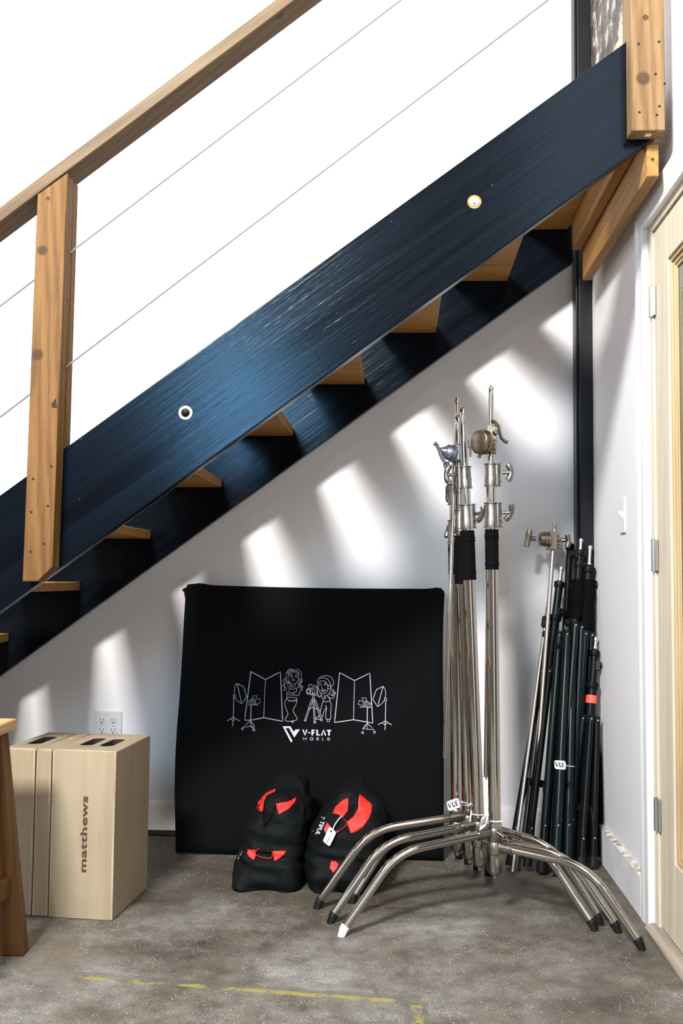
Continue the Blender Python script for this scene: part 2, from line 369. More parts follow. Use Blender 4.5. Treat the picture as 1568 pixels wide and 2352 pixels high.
b = MB(); b.box(XL-.1, XW+.15, YF-.1, YW+.1, HC, HC+.1); struct(b.build('ceiling', 'far'))
b = MB(); b.prism([(XL, YW-.001, 0.012), (XL, YW-.018, .012), (XL, YW-.018, .112), (XL, YW-.013, .12), (XL, YW-.001, .124)], (XW-.03-XL, 0, 0))
struct(b.build('baseboard_back', 'trim', bevel=.001), 'low white baseboard along the back wall')
b = MB(); b.prism([(.7266, 3.125, 0), (.745, 3.125, 0), (.745, 3.125, .127), (.7266, 3.125, .123)], (0, YW-.02-3.125-.08, 0))
struct(b.build('baseboard_right', 'base', bevel=.0015), 'white baseboard with a dusty dirt-stained top edge')
# corner column
b = MB(); b.box(.694, .745, 3.9, YW, 0, HC); b.box(.685, .694, 3.925, YW, 0, HC)
struct(b.build('trim_1', 'colblk', bevel=.003), 'black painted column in the corner of the two walls')
# door casing
t = MB()
prof = [(.745, 0), (.729, 0), (.727, .012), (.731, .02), (.727, .05), (.724, .075), (.731, .088), (.745, .09)]
t.prism([(x, DY1+w, 0) for x, w in prof], (0, 0, DZ+.001))
a_ = [(x, DY1+w, DZ) for x, w in prof]
a2 = [V((x, DY1+w, DZ)) for x, w in prof]; a3 = [V((x, DY1+w, DZ+w)) for x, w in prof]
t.hexa(a2, a3); t.hexa(a3, [V((p.x, DY0-.09, p.z)) for p in a3])
struct(t.build('trim_2', 'trim', bevel=.001), 'white moulded casing around the glazed door')
b = MB(); b.prism([(.715, DY0, 0), (.715, DY0, .008), (.735, DY0, .018), (.86, DY0, .018), (.86, DY0, 0)], (0, DY1-.002-DY0, 0))
struct(b.build('trim_3', 'thresh', bevel=.002), 'worn wooden threshold under the door')
# door
door = bpy.data.objects.new('door_1', None); COL.objects.link(door); door.location = (.76, 2.99, 0); struct(door, 'raw pine door with a tall glass pane and three steel hinges')
b = MB(); b.box(.746, .862, 2.992, DY1, .018, DZ); b.box(.746, .862, DY0, 2.992, 2.035, DZ); b.build('door_jamb', 'pine', door, bevel=.001)
LX0, LX1 = .752, .792
b = MB(); SY = 2.84
b.box(LX0, LX1, SY, 2.986, .024, 2.03); b.build('door_stile', 'pine', door, bevel=.002)
b = MB(); b.box(LX0, LX1, DY0+.004, DY0+.12, .024, 2.03); b.build('door_stile', 'pine', door, bevel=.002)
b = MB(); b.box(LX0, LX1, DY0+.12, SY, 1.905, 2.03); b.build('door_rail', 'pine', door, bevel=.002)
b = MB(); b.box(LX0, LX1, DY0+.12, SY, .024, .235); b.build('door_rail', 'pine', door, bevel=.002)
b = MB()
for (w, x) in ((0, .758), (.012, .764), (.022, .768)):
    y1 = SY-w; y0 = DY0+.12+w; z0 = .235+w; z1 = 1.905-w; s_ = .012
    b.box(x, x+.02, y1-s_, y1, z0, z1); b.box(x, x+.02, y0, y0+s_, z0, z1); b.box(x, x+.02, y0+s_, y1-s_, z0, z0+s_); b.box(x, x+.02, y0+s_, y1-s_, z1-s_, z1)
b.build('glazing_bead', 'bead', door, bevel=.002)
b = MB(); b.box(.772, .778, DY0+.14, SY-.02, .255, 1.885); b.build('door_glass', 'glass', door)
for z in (1.825, 1.075, .335):
    b = MB(); hy = 2.992; hx = .744
    for k in range(5): b.lathe((hx-.002, hy, z-.045+k*.018), (0, 0, 1), [(0.0006, .0062), (.0174, .0062)], 12)
    b.box(hx, hx+.006, hy-.024, hy-.004, z-.045, z+.045); b.box(hx, hx+.004, hy+.003, hy+.018, z-.045, z+.045)
    b.lathe((hx-.002, hy, z-.049), (0, 0, 1), [(0, .003), (.003, .0066), (.095, .0066), (.098, .003)], 10)
    h_ = b.build('hinge', 'steel', door)

# ------------------------------------------------------------------ staircase
T = .7347
def zt(x, z0): return z0+T*x
st = thing('staircase', 'open-riser staircase with black stringers and orange wood treads rising to the right along the wall', 'staircase', (-2.2, 3.35, 0))
def stringer(y0, y1, zt0, zb0, xr, tipx=None):
    x0b = -zb0/T; x0t = -zt0/T
    b = MB(); pts = [(x0b, y0, .001), (xr, y0, zt(xr, zb0)), (xr, y0, zt(xr, zt0)), (x0t, y0, .001)]
    b.prism(pts, (0, y1-y0, 0)); return b
stringer(2.738, 2.778, 2.0281, 1.7007, .700).build('stringer', 'bwood', st, bevel=.003, label='front stringer, glossy black with visible grain')
stringer(3.80, 3.838, 2.05, 1.7229, .655).build('stringer', 'bwood', st, bevel=.003, label='rear stringer nearer the wall')
for i in range(-1, 10):
    xr = .4075-i*.2690; zb_ = 2.1301-i*.19765
    if i == -1: xr = .635
    dp = .180 if i == -1 else .222
    b = MB(); b.box(xr-dp, xr, 2.7785, 3.7995, zb_, zb_+.032); b.build('tread', 'tread', st, bevel=.004)
# recessed bolts on the front stringer
for (u, v_, mm) in ((1089, 464, 'tread'), (426, 948, 'brass')):
    p = atY(u, v_, 2.738); b = MB()
    b.lathe((p.x, 2.7375, p.z), (0, 1, 0), [(-.0012, .0165), (-.0012, .019), (.001, .019), (.001, .0165)], 28)
    w = b.build('bolt_recess', mm, st); 
    b = MB(); b.lathe((p.x, 2.7372, p.z), (0, -1, 0), [(0, .0160), (.0006, .0160)], 24); b.lathe((p.x, 2.7366, p.z), (0, -1, 0), [(0, .0125), (.0015, .0125), (.002, .011)], 20)
    b.lathe((p.x, 2.7346, p.z), (0, -1, 0), [(0, .0078), (.006, .0078), (.0065, .007)], 6)
    b.build('bolt', 'bmetal' if mm == 'brass' else 'zinc', w)
# ------------------------------------------------------------------ railing
rl = thing('stair_railing', 'wooden stair railing with two posts, a sloping handrail and two thin steel cables', 'railing', (-.96, 2.72, 1.0))
def postmesh(x0t, x1t, x0b, x1b, ztl, ztr, zbl, zbr, chamfer=False):
    b = MB(); y0, yn, y1 = 2.68, 2.7375, 2.776
    if chamfer: bot = [(x0b, zbl), (x0b+(x1b-x0b)*.52, zbl), (x1b, zbr)]
    else: bot = [(x0b, zbl), (x1b, zbr)]
    b.prism([(x, y0, z) for x, z in bot]+[(x1t, y0, ztr), (x0t, y0, ztl)], (0, yn-y0, 0))
    return b, y0, yn, y1
b, y0, yn, y1 = postmesh(-1.0, -.917, -1.009, -.928, 2.049, 2.110, .982, 1.021, True)
# rear half notched over the stringer
zs = lambda x: zt(x, 2.0281)+.001
b.prism([(-1.0005, yn, zs(-1.0005)), (-.9195, yn, zs(-.9195)), (-.917, yn, 2.110), (-1.0, yn, 2.049)], (0, y1-yn, 0))
pl = b.build('post', 'postL', rl, bevel=.003)
b, y0, yn, y1 = postmesh(.618, .708, .6185, .708, 3.02, 3.09, 2.205, 2.205)
b.prism([(.618, yn, zs(.618)), (.708, yn, zs(.708)), (.708, yn, 3.09), (.618, yn, 3.02)], (0, y1-yn, 0))
pr_ = b.build('post', 'postR', rl, bevel=.003)
b = MB(); q_ = atY(1478, 316, 2.705); b.box(.66, .676, 2.70, 2.715, 2.2035, 2.205); b.build('paper_scrap', 'white', pr_)
sl = T*1.035
zr0 = 1.972+1.103*.762; sr_ = .762
b = MB(); xa, xb_ = -2.3, .72
b.prism([(xa, 2.679, zr0+sr_*xa), (xb_, 2.679, zr0+sr_*xb_), (xb_, 2.679, zr0+sr_*xb_+.043), (xa, 2.679, zr0+sr_*xa+.043)], (0, .096, 0))
b.build('handrail', 'rail', rl, bevel=.003)
for (ua, va, ub, vb_) in ((0, 703, 920, 0), (0, 958, 1258, 0)):
    A = atY(ua, va, 2.725); B_ = atY(ub, vb_, 2.725); d = (B_-A)/(B_.x-A.x)
    b = MB(); b.path([A+d*(-1.3-A.x+.0), A+d*(.62-A.x)], .0026, 8); b.build('cable', 'cable', rl)
    for xx in (-.9205,):
        p = A+d*(xx-A.x); b = MB(); b.path([p, p+d*.012], .0032, 8); b.build('cable_ferrule', 'steel', rl)
for pts, par, yy in (([(118, 1071), (76, 1100), (110, 1162), (72, 1176), (101, 1249), (70, 1267)], pl, 2.68), ([(1466, 101), (1513, 96), (1505, 170), (1526, 192), (1514, 244), (1468, 258), (1508, 264)], pr_, 2.68)):
    for (u, v_) in pts:
        p = atY(u, v_, yy); b = MB(); b.lathe((p.x, yy+.001, p.z), (0, -1, 0), [(0, .0036), (.0016, .0036)], 10); b.lathe((p.x, yy-.0006, p.z), (0, -1, 0), [(0, .0015), (.001, .0015)], 6); b.build('screw', 'hole', par)
# gouge in the left post
p = atY(124, 932, 2.679); b = MB(); b.prism([(p.x-.006, 2.6795, p.z-.004), (p.x+.010, 2.6795, p.z-.006), (p.x+.004, 2.6795, p.z+.006), (p.x+.006, 2.6795, p.z+.022), (p.x-.001, 2.6795, p.z+.014), (p.x-.005, 2.6795, p.z+.006)], (0, .001, 0)); b.build('gouge', 'hole', pl)

# joists under the landing
b = MB(); b.box(.636, .671, 2.7785, 3.71, 2.217, 2.38)
tag(b.build('landing_joist', 'joist', bevel=.003), 'orange wooden joist touching the top tread, higher of the pair under the post', 'beam', 'joists at the top of the stairs')
b = MB(); b.box(.6735, .706, 2.7785, 3.71, 2.104, 2.25); b.box(.6735, .706, 2.742, 2.7785, 2.104, 2.193)
o = tag(b.build('landing_joist', 'joist', bevel=.003), 'wooden joist beside the right wall, lower of the pair, its end below the post', 'beam', 'joists at the top of the stairs')
b = MB(); p = atY(1498, 366, 2.742); b.lathe((p.x, 2.7415, p.z), (0, -1, 0), [(0, .0035), (.0012, .0035)], 10); b.build('screw', 'hole', o)

# ------------------------------------------------------------------ apple boxes
BX = V((-.8204, 2.967, 0)); br = .0791
ex = V((math.cos(br), -math.sin(br), 0)); ey = V((math.sin(br), math.cos(br), 0)); ez = V((0, 0, 1))
BH, BD = .4867, .3119
def applebox(x1, w, slots, label, marks=()):
    base = BX+ex*x1; root = thing('apple_box', label, 'box', tuple(base), 'wooden boxes standing on end beside the stool')
    b = MB(); c = base+ey*BD/2-ex*w/2+ez*BH/2
    b.obox(c, ex, ey, ez, w/2, BD/2, BH/2); o = b.build('box_body', ['ply', 'plyedge', 'hole'], root)
    # cut hand holes
    cb = MB()
    for (fx, fy, L, W_) in slots:
        cc = base-ex*(w*(1-fx))+ey*(BD*fy)+ez*(BH-.05); ring = []
        for k in range(24):
            a = 2*PI*k/24; yy = math.sin(a)*W_/2+(L/2-W_/2)*(1 if math.sin(a) > 0 else -1); ring.append(cc+ex*math.cos(a)*W_/2+ey*yy)
        cb.mi = 2; cb.prism(ring, (0, 0, .1))
    if slots:
        cut = cb.build('cutter', ['ply', 'plyedge', 'hole'], root); md = o.modifiers.new('holes', 'BOOLEAN'); md.object = cut; md.solver = 'EXACT'
        bpy.context.view_layer.update(); me = bpy.data.meshes.new_from_object(o.evaluated_get(bpy.context.evaluated_depsgraph_get()))
        o.modifiers.clear(); o.data = me; bpy.data.objects.remove(cut)
    bv = o.modifiers.new('bevel', 'BEVEL'); bv.width = .0055 if w < .15 else .003; bv.segments = 2; bv.limit_method = 'ANGLE'; bv.angle_limit = math.radians(50)
    # panel edges: thin ply strips running up both sides of the faces
    b = MB()
    for sx in (0, w-.006):
        b.obox(base-ex*(w-sx-.003)-ey*.0004+ez*BH/2, ex, ey, ez, .003, .0006, BH/2-.004)
    b.build('ply_edge', 'plyedge', root)
    for (fx, fy, r1, r2) in marks:
        b = MB(); cc = base-ex*(w*(1-fx))+ey*(BD*fy)+ez*BH; b.prism([cc+ex*math.cos(2*PI*k/14)*r1+ey*math.sin(2*PI*k/14)*r2 for k in range(14)], (0, 0, .0006)); b.build('plugged_hole', 'plyedge', root)
    return root, base
fb, base = applebox(0, .1941, [(.32, .5, .14, .040), (.655, .48, .14, .040)], 'large pale plywood box with two hand holes and a stamped name, rightmost of three', [(.62, .93, .016, .008)])
b = MB()
pA = onplane(198.5, 2003.5, BX-ey*.0012, ey); pB = onplane(198, 1828.5, BX-ey*.0012, ey)
hx_ = .0148
put_text(b, 'matthews', BX-ey*.0012+ex*((pA-BX).dot(ex)-.001+0)+ez*pA.z, ez*(pB.z-pA.z), -ex*.0205, offset=.026, sx=1.25, spacing=1.06)
b.build('stamped_lettering', 'brownink', fb)
for (u0, v0, u1, v1) in ((227, 1910, 233, 1958), (203, 2050, 219, 2102), (172, 1920, 179, 1926)):
    b = MB(); P0 = onplane(u0, v0, BX-ey*.0008, ey); P1 = onplane(u1, v1, BX-ey*.0008, ey); b.path([P0, P1], .0005, 5); b.build('scratch', 'plyedge', fb)
applebox(-.1981, .0465, [], 'thin plywood box squeezed between the two thicker boxes', [(.5, .35, .010, .006), (.5, .62, .009, .006)])
applebox(-.2490, .0965, [(.5, .5, .15, .042)], 'medium plywood box with one hand hole, partly behind the stool leg')

# ------------------------------------------------------------------ stool
so = thing('wooden_stool', 'dark wooden stool with splayed leg and pale seat at the left edge', 'stool', (-1.3, 2.45, 0))
b = MB(); sc_ = atY(40, 1650, 2.73); zs_ = sc_.z
b.box(-1.50, sc_.x, 2.32, 2.73, zs_-.031, zs_); b.build('seat', 'stooltop', so, bevel=.005)
def leg(xb, yb, xt, yt):
    b = MB(); w = .031; w2 = .024
    b.hexa([(xb-w, yb-w2, 0), (xb+w, yb-w2, 0), (xb+w, yb+w2, 0), (xb-w, yb+w2, 0)], [(xt-w, yt-w2, zs_-.032), (xt+w*.75, yt-w2, zs_-.032), (xt+w*.75, yt+w2, zs_-.032), (xt-w, yt+w2, zs_-.032)])
    b.build('leg', 'stool', so, bevel=.004)
leg(-1.006, 2.70, -1.066, 2.68); leg(-1.515, 2.70, -1.455, 2.68); leg(-1.013, 2.33, -1.068, 2.37); leg(-1.515, 2.33, -1.455, 2.37)
pz = atY(20, 2030, 2.67).z
b = MB(); b.box(-1.060, -1.010, 2.352, 2.674, pz-.030, pz+.020); b.build('stretcher', 'stool', so, bevel=.003)
b = MB(); b.box(-1.482, -1.046, 2.685, 2.715, .02, .062); b.build('stretcher', 'stool', so, bevel=.003)
b = MB(); b.box(-1.44, -1.09, 2.665, 2.70, zs_-.09, zs_-.032); b.build('apron', 'stool', so, bevel=.002)

# ------------------------------------------------------------------ outlet, switch, cord
p0 = atY(217, 1632, YW); OX0, OX1, OZ1 = p0.x, p0.x+.112, p0.z; OZ0 = OZ1-.114
ot = thing('power_outlet', 'grey four-socket power outlet on the back wall above the boxes', 'outlet', ((OX0+OX1)/2, YW-.003, (OZ0+OZ1)/2))
b = MB(); b.box(OX0, OX1, YW-.006, YW-.0005, OZ0, OZ1); b.build('cover_plate', 'plate', ot, bevel=.002)
for cx in (OX0+.033, OX1-.033):
    for cz in ((OZ0+OZ1)/2-.0195, (OZ0+OZ1)/2+.0195):
        b = MB(); b.prism([(cx+.0145*math.cos(2*PI*k/20), YW-.006, cz+max(-.012, min(.012, .0165*math.sin(2*PI*k/20)))) for k in range(20)], (0, -.002, 0)); s_ = b.build('socket', 'plate', ot)
        b = MB(); b.box(cx-.0075, cx-.0055, YW-.0087, YW-.008, cz-.001, cz+.008); b.box(cx+.0055, cx+.0075, YW-.0087, YW-.008, cz-.001, cz+.008)
        b.lathe((cx, YW-.008, cz-.007), (0, -1, 0), [(0, .0028), (.0006, .0028)], 10); b.build('slots', 'hole', s_)
    b = MB(); b.lathe((cx, YW-.006, (OZ0+OZ1)/2), (0, -1, 0), [(0, .003), (.001, .003), (.0014, .002)], 10); b.build('screw', 'zinc', ot)
sw = thing('light_switch', 'white light switch plate on the right wall near the corner', 'switch', (.743, 3.39, 1.215))
b = MB(); b.box(.739, .7445, 3.353, 3.425, 1.158, 1.272); b.build('switch_plate', 'white', sw, bevel=.002)
b = MB(); b.hexa([(.739, 3.385, 1.205), (.739, 3.393, 1.205), (.739, 3.393, 1.225), (.739, 3.385, 1.225)], [(.727, 3.386, 1.226), (.727, 3.392, 1.226), (.729, 3.392, 1.232), (.729, 3.386, 1.232)]); b.build('toggle', 'white', sw)
b = MB(); pts = [V((-1.5+.09*i, 3.955+.008*math.sin(i*1.3), .006)) for i in range(16)]
b.path(pts, .006, 8); b.path([p+V((0, -.014+.004*math.sin(p.x*9), 0)) for p in pts], .005, 8)
tag(b.build('extension_lead', 'rubber'), 'black cord lying on the floor along the back wall baseboard', 'cord')

# ------------------------------------------------------------------ black panel case with print
PB, PT, PH = 3.675, 3.895, .965
pn = V((0, -PH, PT-PB)).normalized(); pp0 = V((0, PB, 0))
pc = thing('panel_case', 'large square black fabric case with white line drawing, leaning on the wall', 'case', (-.31, 3.72, 0))
Lp = [(402, 1958), (401, 1900), (399, 1820), (401, 1740), (405, 1670), (410, 1610), (414, 1550), (418, 1480), (421, 1420), (424, 1375), (421, 1357), (430, 1341)]
Rp = [(1019, 1982), (1019, 1900), (1019, 1820), (1019, 1740), (1019, 1670), (1018, 1610), (1017, 1550), (1017, 1480), (1018, 1420), (1020, 1380), (1021, 1362), (1014, 1351)]
def curve(P, t):
    t = t*(len(P)-1); i = min(int(t), len(P)-2); f = t-i; return (P[i][0]*(1-f)+P[i+1][0]*f, P[i][1]*(1-f)+P[i+1][1]*f)
NX, NZ = 48, 44; b = MB(); fr = []; bk = []
for j in range(NZ+1):
    t = j/NZ; tl = curve(Lp, t); tr = curve(Rp, t); rf = []; rb = []
    for i in range(NX+1):
        s = i/NX; u = tl[0]*(1-s)+tr[0]*s; v_ = tl[1]*(1-s)+tr[1]*s
        if t > .94: v_ += (-4*math.exp(-((s-.05)/.03)**2)+3*math.sin(s*PI)-3*math.exp(-((s-.98)/.02)**2))*(t-.94)/.06
        if t < .06: v_ += (-3*math.sin(s*7)*(1-s))*(.06-t)/.06
        P = onplane(u, v_, pp0, pn); n_ = noise.noise(V((s*3, t*3, 1)))*.004+noise.noise(V((s*9, t*4, 5)))*.0015
        e = min(s, 1-s, t, 1-t); rnd = .010*max(0, 1-e/.022)**2
        Q = P-pn*(n_*min(1, e/.1)+rnd); Q.z = max(Q.z, .002+.006*(t == 0)*0); rf.append(b.bm.verts.new(Q))
        Qb = P-pn*(.042-rnd*.8); Qb.z = max(Qb.z, .002); rb.append(b.bm.verts.new(Qb))
    fr.append(rf); bk.append(rb)
for j in range(NZ):
    for i in range(NX):
        b.bm.faces.new((fr[j][i], fr[j][i+1], fr[j+1][i+1], fr[j+1][i])).smooth = True
        b.bm.faces.new((bk[j][i], bk[j+1][i], bk[j+1][i+1], bk[j][i+1])).smooth = True
    for i in (0, NX): b.bm.faces.new((fr[j][i], fr[j+1][i], bk[j+1][i], bk[j][i]))
for i in range(NX):
    for j in (0, NZ): b.bm.faces.new((fr[j][i], fr[j][i+1], bk[j][i+1], bk[j][i]))
bmesh.ops.recalc_face_normals(b.bm, faces=b.bm.faces)
ptree = BVHTree.FromBMesh(b.bm)
pbody = b.build('case_body', 'canvas', pc, sharp=False)
for (u, v_, r) in ((445, 1347, .020), (430, 1353, .014), (1009, 1357, .012)):
    b = MB(); c = onplane(u, v_, pp0, pn)-pn*.02; b.ball(c, (r*1.7, r, r*.75), 14); b.build('folded_corner', 'canvas', pc)
def onbody(tree, off):
    def f(u, v_):
        d = ray(u, v_).normalized(); h = tree.ray_cast(CAM, d)
        return (h[0]-d*off) if h[0] else None
    return f
pm = onbody(ptree, .0012)
def ribbon(mb, pts, w, fn, closed=False):
    pts = [V((p[0], p[1])) for p in pts]
    if closed: pts.append(pts[0])
    # densify
    q = [pts[0]]
    for a, c in zip(pts, pts[1:]):
        n = max(1, int((c-a).length/9)); q += [a+(c-a)*k/n for k in range(1, n+1)]
    L = []; n = len(q)
    for i in range(n):
        if closed and i in (0, n-1): t = (q[1]-q[0]).normalized()+(q[-1]-q[-2]).normalized()
        else: t = (q[min(i+1, n-1)]-q[max(i-1, 0)])
        if t.length < 1e-6: t = V((1, 0))
        t = t.normalized(); nn = V((-t.y, t.x))*w/2
        a, c = fn(*(q[i]+nn)), fn(*(q[i]-nn)); L.append((a, c))
    for (a, c), (d, e) in zip(L, L[1:]):
        if None in (a, c, d, e): continue
        mb.quad([a, c, e, d])
def cr(pts, s=3):   # smooth through points
    out = []; n = len(pts)
    for i in range(n-1):
        p0 = pts[max(i-1, 0)]; p1 = pts[i]; p2 = pts[i+1]; p3 = pts[min(i+2, n-1)]
        for k in range(s):
            t = k/s
            out.append(tuple(.5*((2*p1[j])+(-p0[j]+p2[j])*t+(2*p0[j]-5*p1[j]+4*p2[j]-p3[j])*t*t+(-p0[j]+3*p1[j]-3*p2[j]+p3[j])*t**3) for j in (0, 1)))
    return out+[pts[-1]]
SC = 7.127
def La(P): return [(500+x/SC, 1520+y/SC) for x, y in P]
def Rb(P): return [(700+x/SC, 1520+y/SC) for x, y in P]
dr = MB()
def D(P, w=1.1, sm=False, closed=False, S=La):
    q = S(P); q = cr(q+[q[0]] if closed and sm else q) if sm else q
    ribbon(dr, q, w*.82, pm, closed and not sm)
# folding flats
D([(540, 160), (440, 955), (545, 955), (752, 915), (1060, 975), (1025, 165), (780, 290), (540, 160)], 2.0); D([(780, 290), (762, 640), (752, 915)], 1.3)
D([(568, 178), (485, 995), (795, 948), (1110, 1003), (1062, 185), (812, 308), (568, 178)], 2.0, S=Rb); D([(812, 308), (803, 640), (795, 948)], 1.3, S=Rb)
# soft boxes and stands
D([(315, 355), (425, 410), (470, 575), (393, 688), (315, 355)], 1.5); D([(315, 355), (280, 400), (275, 520), (305, 620), (393, 688)], 1.2, True)
D([(262, 590), (255, 900)], 1.7); D([(150, 968), (255, 905), (360, 972)], 1.6); D([(255, 905), (243, 1055)], 1.7); D([(215, 935), (250, 962), (290, 940)], 1.2, True); D([(250, 545), (285, 545), (275, 590), (252, 585), (250, 545)], 1.2)
D([(1280, 402), (1170, 455), (1112, 615), (1187, 737), (1280, 402)], 1.5, S=Rb); D([(1280, 402), (1315, 460), (1318, 560), (1280, 660), (1187, 737)], 1.2, True, S=Rb)
D([(1322, 640), (1316, 970)], 1.7, S=Rb); D([(1198, 1030), (1314, 968), (1420, 1035)], 1.6, S=Rb); D([(1314, 968), (1310, 1120)], 1.7, S=Rb); D([(1265, 1005), (1312, 1028), (1350, 1005)], 1.2, True, S=Rb); D([(1305, 590), (1340, 600), (1335, 640), (1308, 632), (1305, 590)], 1.2, S=Rb)
# barn door lights
D([(545, 715), (537, 960)], 2.0); D([(555, 610), (585, 555), (645, 560), (620, 605)], 1.1); D([(615, 620), (688, 600), (695, 670), (615, 695), (615, 620)], 1.1); D([(600, 700), (665, 712)], 1.5)
for k, (cx, cy, r) in enumerate(((510, 685, 28), (538, 668, 36), (562, 660, 42), (590, 655, 40))): D([(cx-r*.4, cy-r), (cx+r*.25, cy), (cx+r*.2, cy+r)], 1.1, True)
D([(498, 655), (545, 620), (600, 608)], 1.1, True); D([(500, 705), (550, 715), (610, 695)], 1.3, True)
D([(537, 965), (405, 1075), (530, 1055), (605, 1075), (537, 965)], 1.2); D([(537, 965), (540, 1060)], 1.2); D([(545, 990), (600, 1050)], 1.0); D([(540, 1060), (590, 1100)], 1.3)
D([(1022, 755), (1018, 1000)], 2.0, S=Rb); D([(1015, 640), (990, 590), (928, 590), (960, 640)], 1.1, S=Rb); D([(955, 652), (885, 630), (872, 695), (950, 720), (955, 652)], 1.1, S=Rb); D([(975, 735), (900, 745)], 1.5, S=Rb)
for k, (cx, cy, r) in enumerate(((1068, 715, 28), (1040, 705, 36), (1012, 692, 42), (985, 685, 40))): D([(cx+r*.4, cy-r), (cx-r*.25, cy), (cx-r*.2, cy+r)], 1.1, True, S=Rb)
D([(1080, 690), (1030, 655), (975, 645)], 1.1, True, S=Rb); D([(1075, 745), (1020, 750), (965, 730)], 1.3, True, S=Rb)
D([(1018, 1005), (940, 1100), (1015, 1100), (1135, 1115), (1018, 1005)], 1.2, S=Rb); D([(1018, 1005), (1018, 1100)], 1.2, S=Rb); D([(1000, 1040), (950, 1110)], 1.0, S=Rb)
def circ(cx, cy, r, w=1.1, S=La, ry=None): D([(cx+r*math.cos(2*PI*k/12), cy+(ry or r)*math.sin(2*PI*k/12)) for k in range(13)], w, S=S)
circ(402, 1098, 15, 1.3); circ(590, 1115, 18, 1.3); circ(945, 1160, 17, 1.3, Rb); circ(1138, 1152, 17, 1.3, Rb)
# standing figure with long hair
D([(1180, 350), (1130, 320), (1115, 260), (1130, 170), (1180, 118), (1250, 135), (1310, 125), (1360, 170), (1365, 240), (1380, 320), (1345, 370), (1390, 410), (1365, 480)], 1.1, True)
D([(1115, 260), (1070, 310), (1090, 350), (1062, 385), (1095, 430), (1075, 470), (1120, 455)], 1.0, True)
D([(1095, 300), (1125, 330), (1090, 390), (1130, 440)], .9, True); D([(1140, 330), (1150, 400), (1175, 450), (1160, 490)], .9, True); D([(1160, 300), (1165, 360), (1195, 400), (1190, 440)], .9, True)
D([(1330, 270), (1340, 320), (1310, 370), (1330, 400)], .9, True); D([(1355, 280), (1360, 330), (1330, 360), (1370, 420)], .9, True); D([(1150, 210), (1175, 165), (1230, 150), (1250, 165), (1300, 158), (1335, 200)], .9, True); D([(1140, 190), (1175, 140), (1235, 140)], .8, True)
D([(1165, 200), (1150, 260), (1165, 320), (1215, 365), (1250, 368), (1300, 325), (1320, 260), (1318, 200)], 1.0, True); D([(1165, 205), (1200, 170), (1250, 168), (1300, 170), (1322, 205)], .9, True)
D([(1178, 212), (1205, 202), (1228, 212)], 1.1, True); D([(1268, 215), (1290, 205), (1312, 215)], 1.1, True); D([(1180, 238), (1205, 230), (1225, 240), (1200, 248), (1180, 238)], 1.0); D([(1265, 242), (1285, 234), (1305, 244), (1285, 252), (1265, 242)], 1.0)
D([(1240, 262), (1232, 280), (1248, 284)], .9, True); D([(1200, 288), (1230, 304), (1262, 300)], 1.2, True)
D([(1205, 370), (1205, 400), (1235, 415), (1265, 400), (1262, 370)], .9, True); D([(1195, 440), (1230, 455), (1262, 440), (1290, 430)], 1.0, True)
D([(1140, 480), (1125, 520), (1135, 590), (1125, 610)], 1.1, True); D([(1150, 508), (1240, 508), (1290, 480), (1290, 430), (1360, 410), (1350, 470)], 1.1, True); D([(1140, 540), (1305, 545), (1330, 540), (1340, 480)], 1.1, True); D([(1130, 580), (1295, 585)], 1.1); D([(1240, 510), (1245, 540)], 1.0)
D([(1130, 610), (1180, 635), (1240, 640), (1290, 615)], 1.0, True)
for k in range(6): D([(1150+k*25, 625+6*math.sin(k)), (1158+k*25, 655)], .8)
D([(1125, 600), (1095, 680), (1115, 760), (1148, 850), (1125, 900), (1100, 950), (1130, 972), (1200, 975), (1240, 968), (1300, 940), (1260, 860), (1232, 800), (1262, 730), (1290, 670), (1292, 590)], 1.2, True)
circ(1222, 980, 18, 1.0)
# figure with cap behind a camera
D([(215, 375), (205, 330), (240, 260), (320, 228), (410, 240), (460, 300), (465, 370), (430, 410)], 1.1, True, S=Rb); D([(240, 270), (310, 262), (380, 295), (415, 360), (420, 400)], 1.1, True, S=Rb); D([(218, 350), (250, 318), (310, 316), (350, 340), (372, 375)], 1.1, True, S=Rb)
D([(215, 375), (222, 440), (250, 500), (295, 520), (345, 500), (375, 440), (372, 375)], 1.1, True, S=Rb); circ(398, 415, 22, 1.1, Rb, 32)
D([(235, 362), (252, 350), (268, 360)], 1.1, True, S=Rb); D([(312, 355), (330, 348), (348, 362)], 1.1, True, S=Rb); D([(232, 385), (252, 378), (272, 388)], 1.1, True, S=Rb); D([(305, 385), (330, 376), (352, 388)], 1.1, True, S=Rb)
D([(285, 405), (275, 440), (298, 445)], .9, True, S=Rb); D([(265, 462), (295, 472), (335, 452), (310, 485), (280, 478), (265, 462)], 1.1, True, S=Rb)
D([(420, 410), (435, 450), (410, 480), (400, 520), (370, 545)], 1.1, True, S=Rb); D([(230, 520), (220, 560), (245, 580), (260, 540), (270, 520)], 1.0, True, S=Rb)
D([(265, 530), (275, 580), (300, 615), (298, 640), (350, 655), (410, 635), (385, 580), (345, 540)], 1.1, True, S=Rb); D([(310, 545), (318, 610), (335, 610), (340, 550)], 1.0, S=Rb)
D([(385, 575), (430, 600), (470, 590), (480, 555)], 1.1, True, S=Rb); D([(400, 525), (440, 560), (470, 540)], 1.0, True, S=Rb); D([(450, 545), (448, 500), (455, 460), (472, 462), (470, 490), (500, 500), (490, 540), (455, 545)], 1.1, True, S=Rb)
for k in range(3): D([(468, 502+k*13), (492, 505+k*13)], .8, S=Rb)
D([(298, 645), (270, 730), (250, 830)], 1.1, True, S=Rb); D([(410, 635), (432, 720), (420, 820), (420, 930), (345, 930), (345, 840), (352, 740), (330, 715)], 1.1, True, S=Rb); D([(352, 745), (305, 830), (290, 905)], 1.1, True, S=Rb)
